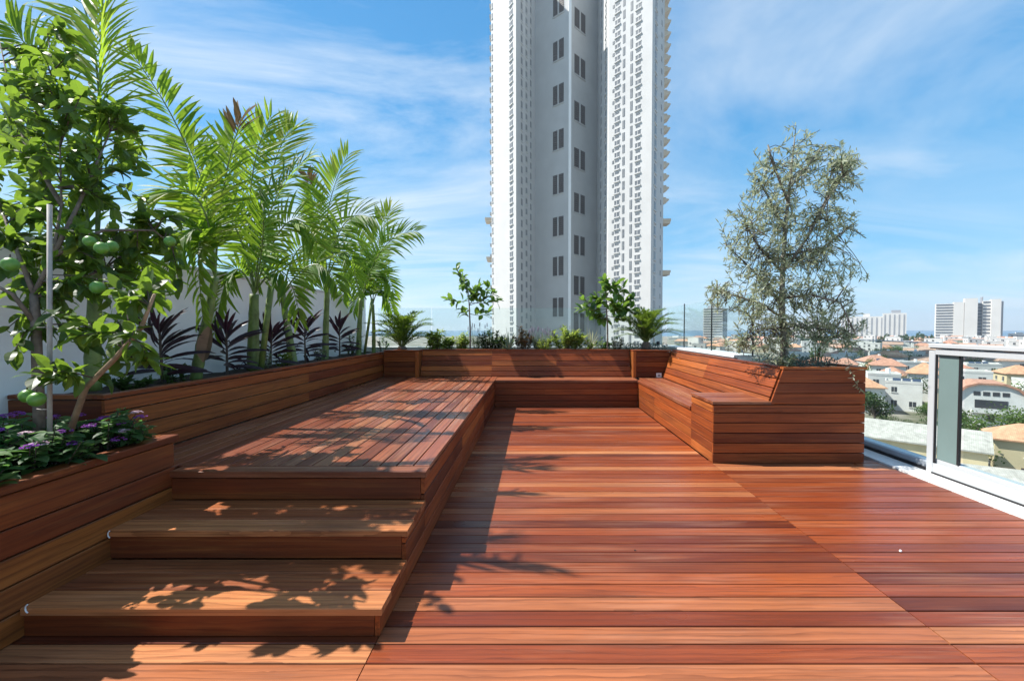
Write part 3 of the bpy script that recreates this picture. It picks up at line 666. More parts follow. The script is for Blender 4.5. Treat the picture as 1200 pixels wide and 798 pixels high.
for i, (px, py, top, lab) in enumerate(((190, 445, 364, 'dark purple cordyline nearest the citrus tree, dense upright top'), (266, 428, 368, 'dark purple cordyline between the leaning palm and the thick palm'),
        (317, 424, 372, 'dark cordyline half hidden behind the thick-stemmed palm'), (358, 416, 362, 'dark purple cordyline with a pointed reddish tip, before the slim palm'), (398, 410, 365, 'smallest dark cordyline right of the slim upright palm'))):
    cordyline(px, py, top, lab, 60 + i)

def shrub(name, pos, w, d, h, n, L, W, mname, label, cat, seed, group=None, up=.4, droop=.25, stems=True, flower=None):
    r = random.Random(seed); root = empty(name, pos, label, cat, group)
    m = MB(); st = MB(); ns = max(4, n // 28)
    for k in range(ns):
        a = r.uniform(0, 6.283); q = math.sqrt(r.random()); e = V(pos) + V((w / 2 * q * math.cos(a), d / 2 * q * math.sin(a), h * r.uniform(.55, 1) * (1.05 - .45 * q * q)))
        b0 = V(pos) + V((w * .2 * q * math.cos(a), d * .2 * q * math.sin(a), -.02)); mid = b0.lerp(e, .5) + V((0, 0, h * .1))
        if stems: st.tube([b0, mid, e], [.006, .004, .0025], 4, cap=False)
        for j in range(n // ns):
            t = r.uniform(.12, 1) ** .8; c = bez(b0, mid, e, t); dd = rdir(r); dd.z = dd.z * .6 + up
            m.leaf(c, dd, UPV + rdir(r) * .5, L * r.uniform(.6, 1.2), W * r.uniform(.7, 1.2), droop, .25, 3, 0, r.random())
        if flower: flower(root, e, r)
    m.build('foliage', M[mname], root)
    if stems: st.build('stem', M['dark_twig'], root)
    return root
ZB = ZP - .035
# cycads
def cycad(px, d, zbase, nf, L, tall, label, seed, trunk=.06):
    r = random.Random(seed); b0 = V((ground_x(px, d), d, zbase)); root = empty('cycad', b0, label, 'cycad', 'cycads in the corners of the far planter')
    m = MB(); m.tube([b0 + V((0, 0, -.03)), b0 + V((0, 0, trunk * .5)), b0 + V((0, 0, trunk))], [.07, .085, .055], 10); m.build('trunk', M['bark'], root)
    c0 = b0 + V((0, 0, trunk))
    for i in range(nf):
        a = i * 2.399 + r.uniform(-.2, .2); k = i / nf; el = R(12 + 68 * k ** .9 + r.uniform(-5, 5)); ll = L * r.uniform(.85, 1.1) * (1 if k < .8 else .85)
        h = V((math.cos(a), math.sin(a), 0)); p2 = c0 + h * (ll * math.cos(el) * 1.0) + UPV * (ll * math.sin(el) * tall - .10 * ll)
        p1 = c0 + h * (ll * .5 * math.cos(el)) + UPV * (ll * .56 * math.sin(el) * tall + .06)
        frond(root, c0 + h * .03, p1, p2, 32, .125, .013, seed * 70 + i, h * -.35 + UPV, .05, .10, .35, 'cycad_leaf', .15 + .55 * k, rach=.005)
cycad(471, 7.42, ZB + .03, 40, .74, .95, 'dark green cycad in the left corner of the far planter', 5)
cycad(757, 7.55, ZB + .03, 40, .66, 1.05, 'yellow green cycad on a short trunk at the right end of the far planter', 6, .13)

# young broad-leaved trees at the far planter
def sapling(px, d, pts, twigs, label, seed, Ll=.16, nleaf=9):
    r = random.Random(seed); b0 = V((ground_x(px, d), d, ZB)); root = empty('young_tree', b0, label, 'young tree', 'young trees in the far planter')
    tr = MB(); tp = [b0 + V((0, 0, -.02))] + [P(x, y, d) for x, y in pts]; tr.tube(tp, [.016, .014, .011, .008, .006, .004][:len(tp)], 7); tr.build('trunk', M['bark'], root)
    m = MB(); bm = MB()
    for (a, e, dd) in twigs:
        p0 = P(a[0], a[1], d); p2 = P(e[0], e[1], d + dd); mid = p0.lerp(p2, .5) + V((0, 0, -.03))
        bm.tube([p0, mid, p2], [.006, .005, .003], 5, cap=False)
        for j in range(nleaf):
            t = 1 - .75 * (j / nleaf) ** 1.2; c = bez(p0, mid, p2, t) + rdir(r) * .01; dv = (p2 - p0).normalized() * .5 + rdir(r) * .95 + V((0, 0, .22))
            m.leaf(c, dv, UPV + rdir(r) * .6, Ll * r.uniform(.65, 1.15), Ll * .48, .22, .22, 4, 0, r.random(), .52)
    bm.build('branch', M['dark_twig'], root); m.build('crown', M['ficus_leaf'], root)
sapling(551, 7.6, [(551, 385), (550, 360), (549, 345), (546, 330), (537, 318)], [((549, 345), (535, 315), 0), ((549, 350), (544, 330), -.1), ((550, 352), (526, 352), .1), ((550, 350), (573, 338), 0), ((550, 355), (586, 352), .1), ((550, 358), (562, 335), -.1), ((551, 372), (540, 362), .1), ((550, 350), (555, 345), -.2), ((551, 368), (572, 368), .15), ((550, 358), (580, 343), -.1), ((549, 342), (540, 325), .1)],
        'young broad-leaved tree with an open thin crown against the sky, left of the tower', 15, .17, 14)
sapling(712, 7.6, [(712, 385), (711, 365), (711, 350), (710, 335), (709, 325)], [((711, 350), (709, 328), 0), ((711, 355), (730, 338), .1), ((711, 358), (742, 350), 0), ((711, 360), (684, 352), 0), ((711, 362), (680, 362), -.1), ((711, 365), (692, 368), .15), ((711, 362), (728, 362), -.15), ((711, 350), (698, 350), .1), ((711, 370), (735, 372), .1), ((711, 366), (720, 355), -.2), ((711, 345), (722, 332), .1), ((711, 372), (704, 372), .1), ((711, 362), (740, 362), 0)],
        'young broad-leaved tree with a full bright crown in front of the tower', 16, .18, 22)

# low planting along the far planter, left to right
def at_b(px, d=7.62): return V((ground_x(px, d), d, ZB))
shrub('shrub', at_b(512), .46, .28, .36, 420, .10, .045, 'shrub_yellow', 'pale green leafy shrub just right of the left cycad', 'shrub', 101)
shrub('shrub', at_b(541), .46, .28, .32, 520, .07, .03, 'shrub_yellow', 'low yellow green shrub at the foot of the left young tree', 'shrub', 102)
shrub('shrub', at_b(576, 7.60), .60, .3, .38, 1000, .06, .026, 'shrub_dark', 'dark green small-leaved shrub between young tree and spiky plant', 'shrub', 103)
def lav(px, d, w, h, n, label, seed, green='shrub_grey'):
    r = random.Random(seed); b0 = at_b(px, d); root = empty('lavender', b0, label, 'lavender', 'lavender plants in the far planter'); m = MB(); f = MB()
    for i in range(n):
        a = r.uniform(0, 6.283); q = math.sqrt(r.random()); e = b0 + V((w / 2 * q * math.cos(a), .12 * q * math.sin(a), h * r.uniform(.6, 1)))
        s = b0 + V((w * .2 * q * math.cos(a), 0, 0)); m.tube([s, s.lerp(e, .6) + V((0, 0, .02)), e], [.0025, .002, .0015], 3, cap=False, r=.5)
        for j in range(8): m.leaf(s.lerp(e, r.uniform(.05, .6)), rdir(r) + UPV, UPV, .08, .010, .2, .1, 2, 0, r.random())
        if i % 3 == 0: f.tube([e, e + V((0, 0, .02)), e + V((0, 0, .06)), e + V((0, 0, .075))], [.003, .008, .007, .002], 5, r=r.random())
    m.build('foliage', M[green], root); fo = f.build('flower_spikes', M['lavender'], root); fo['kind'] = 'stuff'
lav(560, 7.72, .4, .44, 26, 'tall lavender with purple spikes behind the dark shrub', 111)
def spiky(px, d, n, L, W, mname, label, seed, lean=.0):
    r = random.Random(seed); b0 = at_b(px, d); root = tag(None or bpy.data.objects.new('spiky_plant', None), label, 'spiky plant'); C.objects.link(root); root.location = b0
    m = MB()
    for i in range(n):
        a = i * 2.399; k = i / n; el = R(25 + 60 * k + r.uniform(-8, 8))
        m.leaf(b0, (math.cos(a) * math.cos(el) + lean, math.sin(a) * math.cos(el), math.sin(el)), UPV, L * r.uniform(.75, 1.1), W, .18 * math.cos(el) * 2, .3, 5, 0, r.random(), .3)
    m.build('foliage', M[mname], root); s = MB(); s.tube([b0 + V((0, 0, -.03)), b0 + V((0, 0, .04))], [.02, .012], 7); s.build('stem', M['dark_twig'], root)
spiky(596, 7.5, 22, .42, .026, 'shrub_grey', 'spiky sword-leaved plant overhanging the planter rim below the tower', 121)
shrub('shrub', at_b(613, 7.6), .38, .24, .42, 620, .07, .02, 'shrub_red', 'reddish copper shrub right of the spiky plant', 'shrub', 104, up=.8)
lav(634, 7.6, .50, .36, 90, 'low grey green lavender between copper shrub and bright shrub', 112)
lav(650, 7.75, .6, .42, 26, 'thin tall lavender rising behind the bright shrub', 113)
shrub('shrub', at_b(664, 7.6), .80, .3, .42, 1100, .10, .028, 'shrub_yellow', 'bright yellow green bushy shrub in front of the tower', 'shrub', 105, up=.7)
spiky(692, 7.66, 26, .46, .018, 'pale_blade', 'pale striped spiky plant left of the right young tree', 122)
shrub('shrub', at_b(690, 7.5), .22, .12, .17, 100, .05, .03, 'shrub_yellow', 'tiny lime green plant at the planter rim below the pale spiky plant', 'shrub', 106)
shrub('shrub', at_b(724, 7.55), .26, .2, .30, 520, .035, .015, 'shrub_dark', 'small round dark clipped shrub right of the young tree', 'shrub', 107)
shrub('shrub', at_b(526, 7.7), .34, .24, .27, 260, .075, .03, 'ficus_leaf', 'low mid green filler plant between the two pale shrubs by the left cycad', 'shrub', 151)
shrub('shrub', at_b(592, 7.75), .40, .2, .30, 300, .07, .026, 'shrub_yellow', 'light green filler plant behind the spiky sword-leaved plant', 'shrub', 152, up=.6)
shrub('shrub', at_b(640, 7.5), .44, .2, .24, 380, .05, .016, 'shrub_yellow', 'low fine-leaved light green cushion in front of the grey lavender', 'shrub', 153, up=.7)
shrub('shrub', at_b(706, 7.7), .34, .2, .26, 280, .06, .024, 'ficus_leaf', 'low mid green filler plant at the foot of the right young tree', 'shrub', 154)
r = random.Random(9); m = MB()
for i in range(900):
    x = r.uniform(1.55, 2.32); y = r.uniform(7.45, 7.85); m.leaf((x, y, ZB + r.uniform(.01, .12)), rdir(r) + UPV * .6, UPV, .05, .014, .2, .2, 2, 0, r.random())
tag(m.build('ground_cover', M['blue_cover']), 'blue green creeping ground cover below the right cycad', 'ground cover', kind='stuff')
# small greenery between palm stems
for i, (px, py, mn, hh, lab) in enumerate(((206, 447, 'shrub_dark', .14, 'low green tuft at the foot of the first cordyline'), (308, 430, 'shrub_grey', .26, 'feathery grey green herb beside the thick palm stem'), (331, 424, 'shrub_yellow', .16, 'small light green herb left of the leaning stem'),
        (374, 420, 'shrub_grey', .22, 'feathery herb at the foot of the slim palm'), (412, 414, 'shrub_dark', .34, 'dark bushy shrub below the small bright palm'), (448, 412, 'shrub_dark', .30, 'dark bushy shrub between shortest palm and left cycad'), (150, 455, 'shrub_dark', .10, 'low dark green plant at the near end of the tall planter'))):
    d = -2.78 * FP / (px - CXP); shrub('herb', V((-2.76, d, ZU - .04)), .24, .34, hh, 150, .055, .014 if 'grey' in mn else .025, mn, lab, 'herb', 130 + i, up=.7)

# ------------------------------------------------------------------ citrus tree in the low planter
def citrus():
    r = random.Random(77); b0 = P(46, 487, 2.05); b0.z = .58
    def dc(py): 
        K_ = ((-60, 2.62), (60, 2.58), (200, 2.40), (300, 2.15), (480, 2.05), (600, 2.05))
        for (a, u), (b2, v) in zip(K_[:-1], K_[1:]):
            if a <= py <= b2: return u + (v - u) * (py - a) / (b2 - a)
        return 2.05
    root = empty('citrus_tree', b0, 'citrus tree with green fruit rising from the flower planter', 'tree')
    tr = MB(); pt = lambda x, y, o: P(x, y, dc(y) + o + (max(0, x - 50) * .005 if y < 335 else 0))
    main = [b0, pt(44, 440, 0.01), pt(42, 380, 0.01), pt(40, 345, 0.01)]; tr.tube(main, [.023, .021, .019, .017], 9)
    limbs = [[(40, 345, 0.01), (22, 300, 0.03), (5, 255, 0.08), (-25, 200, 0.13)], [(40, 345, 0.01), (62, 300, -0.02), (72, 240, -0.07), (70, 160, -0.07), (60, 70, -0.02), (55, 35, -0.02)], [(62, 300, -0.02), (92, 240, -0.12), (118, 180, -0.17), (140, 130, -0.17)],
             [(72, 240, -0.07), (30, 170, 0.13), (10, 100, 0.18), (0, 50, 0.18)], [(70, 220, -0.07), (110, 215, 0.13), (160, 185, 0.18)], [(62, 300, -0.02), (120, 270, -0.17), (180, 270, -0.22), (205, 290, -0.22)], [(42, 380, 0.01), (15, 345, -0.07), (-15, 330, -0.12)], [(40, 350, 0.01), (90, 330, 0.13), (130, 310, 0.18)]]
    nodes = []
    for l in limbs:
        pp = [pt(*q) for q in l]; tr.tube(pp, [max(.0025, .012 - .0033 * i) for i in range(len(pp))], 6)
        for i in range(len(pp) - 1):
            for j in range(6): nodes.append(pp[i].lerp(pp[i + 1], j / 6))
    low = [pt(66, 487, .05), pt(100, 455, 0), pt(135, 420, -.08), pt(165, 385, -.16), pt(181, 345, -.2)]; low[0].z = .58
    lb = MB(); lb.tube(low, [.014, .013, .011, .009, .006], 8)
    for i in range(4):
        for j in range(3): nodes.append(low[i].lerp(low[i + 1], j / 3))
    m = MB(); tw = MB()
    clumps = [(20, 110, 42, 40, 12), (55, 55, 40, 35, 9), (95, 60, 30, 30, 4), (60, 130, 45, 40, 11), (110, 130, 35, 30, 8), (30, 190, 50, 40, 14), (85, 190, 45, 40, 13), (140, 150, 30, 25, 7), (160, 180, 25, 18, 5), (120, 220, 40, 30, 8), (15, 260, 45, 35, 9), (75, 255, 40, 30, 10), (130, 265, 45, 28, 10), (185, 265, 28, 22, 8), (60, 370, 40, 25, 5), (20, 395, 25, 25, 3), (0, 150, 25, 40, 6), (190, 300, 25, 25, 5), (100, 300, 45, 30, 9), (150, 310, 35, 25, 6), (60, 330, 35, 25, 6), (115, 350, 35, 25, 5), (50, 425, 22, 22, 4), (160, 420, 28, 26, 6), (120, 425, 25, 25, 3), (80, 395, 30, 25, 2), (160, 345, 30, 20, 6), (100, 325, 30, 22, 6), (75, 300, 30, 22, 5), (195, 330, 18, 22, 4), (140, 385, 25, 20, 4), (-5, 330, 25, 25, 3), (35, 330, 30, 20, 3)]
    for (cx, cy, rx, ry, n) in clumps:
        for k in range(max(2, int(n * .85))):
            a = r.uniform(0, 6.283); q = math.sqrt(r.random()); tip = P(cx + rx * q * math.cos(a), cy + ry * q * math.sin(a), dc(cy) + (max(0, cx - 50) * .005 if cy < 335 else 0) + r.uniform(-.28, .28))
            near = min(nodes, key=lambda z: (z - tip).length); L = (tip - near).length
            st = near if L < .45 else near.lerp(tip, 1 - .45 / L)
            mid = st.lerp(tip, .5) + V((0, 0, .03)); tw.tube([st, mid, tip], [.004, .003, .0018], 4, cap=False)
            for j in range(12):
                t = 1 - .8 * j / 12; c = bez(st, mid, tip, t); d = (tip - st).normalized() * .55 + rdir(r) * .9 + V((0, 0, -.12))
                m.leaf(c, d, UPV + rdir(r) * .55, r.uniform(.06, .112), r.uniform(.034, .053), r.uniform(.0, .55), r.uniform(.05, .45), 5, 0, r.random() ** 1.2, .45, r.uniform(-.07, .07))
    tr.build('trunk', M['bark'], root, smooth=True); lb.build('side_branch', M['brown_branch'], root, smooth=True); two = tw.build('twigs', M['dark_twig'], root); two['kind'] = 'stuff'; m.build('crown', M['citrus_leaf'], root)
    for (px, py, d, q) in ((119, 291, 2.05, .028), (105, 283, 2.12, .026), (131, 289, 2.14, .027), (114, 337, 2.0, .028), (43, 468, 1.85, .030), (32, 464, 1.88, .028), (199, 283, 2.35, .027), (12, 310, 1.86, .029)):
        f = MB(); c = P(px, py, d); f.ball(c, q, 0, .5, 16, 11, (1, 1, 1.03)); f.tube([c + V((0, 0, q * .9)), c + V((0, 0, q * 1.5))], .003, 5, 1); f.build('fruit', [M['lime'], M['dark_twig']], root, smooth=True)
citrus()
m = MB(); a = P(56, 487, 2.0); a.z = .56; b2 = P(58, 240, 2.02); m.tube([a, b2], .0095, 9); 
for z in (.25, .55): 
    c = a.lerp(b2, z); m.tube([c + V((-.06, 0, 0)), c + V((-.02, -.02, 0)), c + V((.012, -.014, 0))], .002, 4)
tag(m.build('garden_stake', M['stake'], smooth=True), 'pale straight wooden stake tied beside the citrus trunk', 'stake')

# ------------------------------------------------------------------ purple bedding plants
def bedding(x, y, w, d, h, n, heads, label, seed):
    r = random.Random(seed); h *= 1.35; n = int(n * 1.7); b0 = V((x, y, .585)); root = empty('flowering_plant', b0, label, 'flowering plant', 'purple bedding plants below the citrus tree'); m = MB(); st = MB()
    for k in range(n // 9):
        a = r.uniform(0, 6.283); q = math.sqrt(r.random()); e = b0 + V((w / 2 * q * math.cos(a), d / 2 * q * math.sin(a), h * r.uniform(.45, 1) * (1.1 - .5 * q * q))); s = b0 + V((w * .3 * q * math.cos(a), d * .3 * q * math.sin(a), 0))
        st.tube([s, e], [.003, .002], 4, cap=False)
        for j in range(9):
            aa = j * 1.6 + r.uniform(-.4, .4); el = R(r.uniform(-5, 45)); c = s.lerp(e, 1 - .07 * j)
            m.leaf(c, (math.cos(aa) * math.cos(el), math.sin(aa) * math.cos(el), math.sin(el)), UPV, r.uniform(.05, .09), r.uniform(.032, .05), .3, .22, 4, 0, r.random() ** 1.3, .42)
    m.build('foliage', M['flower_leaf'], root); st.build('stem', M['dark_twig'], root)
    for (px, py, pink) in heads:
        X = -abs(pink); pink = pink > 0; c = P(px, py, X * FP / (px - CXP)); f = MB(); rr = r.uniform(.020, .030)
        for j in range(16):
            v = rdir(r); v.z = abs(v.z) * .8; p = c + V((v.x * rr, v.y * rr, v.z * rr * .6))
            for k in range(5):
                u = V((math.cos(k * 1.257 + j), math.sin(k * 1.257 + j), .25)); f.leaf(p, u + v * .5, v + UPV * .3, .010, .007, .1, .1, 2, 0, r.random())
        f.tube([c.lerp(b0, .35), c], [.002, .002], 4, 1, cap=False)
        f.build('flower_head', [M['petal_pink' if pink else 'petal_purple'], M['dark_twig']], root)
bedding(-2.26, 2.24, .40, .36, .17, 230, ((139, 497, -2.16), (143, 506, 2.12), (140, 515, -2.10), (165, 489, -2.14), (160, 484, 2.2)), 'bedding plant with purple and pale flowers at the far corner of the low planter', 201)
bedding(-2.46, 2.08, .42, .42, .17, 260, ((92, 487, -2.36), (122, 491, -2.28), (76, 506, -2.22), (105, 500, -2.24)), 'bedding plant with deep purple flower clusters in front of the leaning branch', 202)
bedding(-2.25, 1.90, .42, .40, .16, 260, ((45, 521, 2.12), (35, 524, -2.11), (88, 520, -2.12)), 'bedding plant with pink and purple flowers close to the planter rim', 203)
bedding(-2.70, 2.15, .5, .4, .17, 240, ((20, 486, -2.55), (62, 490, -2.45), (5, 489, -2.5)), 'bedding plant with violet flowers round the citrus trunk', 204)
bedding(-2.26, 1.58, .42, .40, .16, 240, ((30, 510, 2.25),), 'bedding plant with one pale flower at the left edge', 205)
bedding(-2.66, 1.75, .5, .4, .17, 200, ((2, 505, -2.4),), 'leafy bedding plant at the foot of the white wall', 206)

# ------------------------------------------------------------------ olive tree
def olive():
    r = random.Random(88); D = 4.42; b0 = V((ground_x(919, D), D, ZP - .05))
    root = empty('olive_tree', b0, 'silvery olive tree in the boxed end of the right bench', 'tree'); tr = MB()
    T_ = [b0, P(919, 400, D), P(916, 360, D), P(917, 320, D), P(920, 270, D), P(925, 220, D), P(930, 175, D), P(932, 155, D)]
    tr.tube(T_, [.040, .034, .029, .024, .019, .014, .008, .004], 9)
    limbs = [[(945, 280, D - .1), (975, 220, D), (998, 186, D)], [(916, 360, D), (895, 330, D + .1), (870, 305, D + .15), (848, 285, D + .2)], [(917, 320, D), (945, 280, D - .1), (970, 235, D - .15), (992, 200, D - .15)], [(920, 270, D), (900, 230, D + .1), (885, 205, D + .15)], [(916, 350, D), (950, 345, D - .2), (985, 355, D - .3), (1003, 392, D - .35)], [(917, 320, D), (890, 290, D - .2), (872, 262, D - .25)],
             [(916, 372, D), (890, 355, D + .1), (855, 345, D + .15), (838, 340, D + .15)], [(925, 220, D), (950, 190, D + .1), (965, 170, D + .1)], [(925, 240, D), (905, 190, D - .1), (900, 170, D - .1)], [(919, 300, D), (965, 290, D + .2), (1000, 262, D + .2)], [(918, 385, D), (895, 385, D - .1), (872, 400, D - .2)], [(918, 380, D), (960, 385, D + .1), (985, 395, D + .1)]]
    nodes = []
    def addn(pp, k=6):
        for i in range(len(pp) - 1):
            for j in range(k): nodes.append(pp[i].lerp(pp[i + 1], j / k))
    addn(T_[2:])
    for l in limbs:
        pp = [P(*q) for q in l]; tr.tube(pp, [max(.003, .014 - .003 * i) for i in range(len(pp))], 6); addn(pp)
    tr.build('trunk', M['olive_bark'], root, smooth=True)
    m = MB(); tw = MB()
    clumps = [(932, 170, 20, 18, 12), (905, 190, 24, 24, 16), (955, 190, 26, 24, 18), (890, 222, 26, 24, 18), (985, 205, 24, 26, 16), (935, 225, 40, 30, 34), (970, 245, 30, 26, 22), (868, 265, 26, 18, 15), (905, 265, 35, 28, 30), (945, 275, 40, 30, 36), (990, 268, 20, 18, 9), (885, 305, 35, 26, 28), (930, 315, 42, 28, 38), (975, 310, 30, 26, 22), (850, 290, 14, 14, 5), (848, 345, 20, 14, 8), (880, 345, 30, 20, 17), (925, 350, 42, 24, 36), (970, 350, 32, 26, 26), (1000, 382, 18, 22, 11), (890, 380, 28, 18, 15), (935, 385, 40, 20, 24), (975, 392, 26, 18, 14), (885, 408, 20, 10, 6), (910, 412, 22, 10, 8), (995, 408, 12, 14, 6), (838, 338, 10, 8, 4), (1005, 330, 10, 14, 3), (1008, 216, 8, 8, 3), (915, 428, 8, 10, 3), (996, 188, 14, 12, 8), (1004, 202, 10, 10, 4), (972, 180, 22, 16, 10), (862, 372, 24, 20, 9), (866, 398, 20, 10, 5), (918, 330, 18, 24, 14), (918, 385, 18, 22, 12), (922, 250, 16, 26, 12), (842, 350, 12, 12, 4), (905, 360, 20, 20, 8)]
    for (cx, cy, rx, ry, n) in clumps:
        for k in range(int(n * 1.3)):
            a = r.uniform(0, 6.283); q = math.sqrt(r.random()); tip = P(cx + 1.15 * rx * q * math.cos(a), cy + 1.15 * ry * q * math.sin(a), D + r.uniform(-.5, .45) * (1 - .5 * abs(cx - 925) / 90))
            near = min(nodes, key=lambda z: (z - tip).length); dv = (tip - near); L = dv.length
            dv = (dv / max(L, .01) + rdir(r) * .7 + V((0, 0, .25))).normalized(); LL = r.uniform(.16, .30)
            st = tip - dv * LL; mid = st.lerp(tip, .5) + V((0, 0, .015)); tw.tube([near, near.lerp(st, .5) + V((0, 0, .02)), st, mid, tip], [.0045, .0035, .003, .002, .001], 3, cap=False)
            nl = r.randint(15, 22)
            for j in range(nl):
                t = 1 - .95 * j / nl; c = bez(st, mid, tip, t); d = dv * .75 + rdir(r) * .8
                m.leaf(c, d, UPV + rdir(r) * .9, r.uniform(.042, .072), r.uniform(.010, .0145), .08, .12, 3, 0, r.random() ** 1.2)
    hang = [P(992, 412, 4.0), P(996, 432, 3.93), P(1002, 448, 3.92), P(1011, 458, 3.93)]; tw.tube(hang, [.003, .002, .002, .001], 4)
    for i in range(3):
        for j in range(9):
            m.leaf(hang[i].lerp(hang[i + 1], j / 9), rdir(r) + V((0, 0, -.4)), rdir(r), .045, .011, .1, .1, 3, 0, r.random())
    two = tw.build('twigs', M['dark_twig'], root); two['kind'] = 'stuff'; m.build('crown', M['olive_leaf'], root)
olive()
r = random.Random(12); m = MB()
for i in range(1500):
    x = r.uniform(2.42, 3.0); y = r.uniform(4.05, 4.9); m.leaf((x, y, ZP - .02 + r.uniform(0, .075)), rdir(r) + UPV * .7, UPV, .04, .010, .2, .2, 2, 0, r.random())
tag(m.build('ground_cover', M['blue_cover']), 'blue green creeping ground cover below the olive tree', 'ground cover', kind='stuff')
shrub('shrub', V((ground_x(957, 4.75), 4.75, ZP - .03)), .16, .16, .26, 180, .04, .012, 'shrub_dark', 'narrow dark upright shrub right of the olive trunk', 'shrub', 141, up=1.0)
shrub('shrub', V((2.42, 4.1, ZP - .02)), .22, .2, .14, 110, .06, .022, 'shrub_grey', 'pale grey green tuft at the inner rim of the olive planter', 'shrub', 142, up=.4)
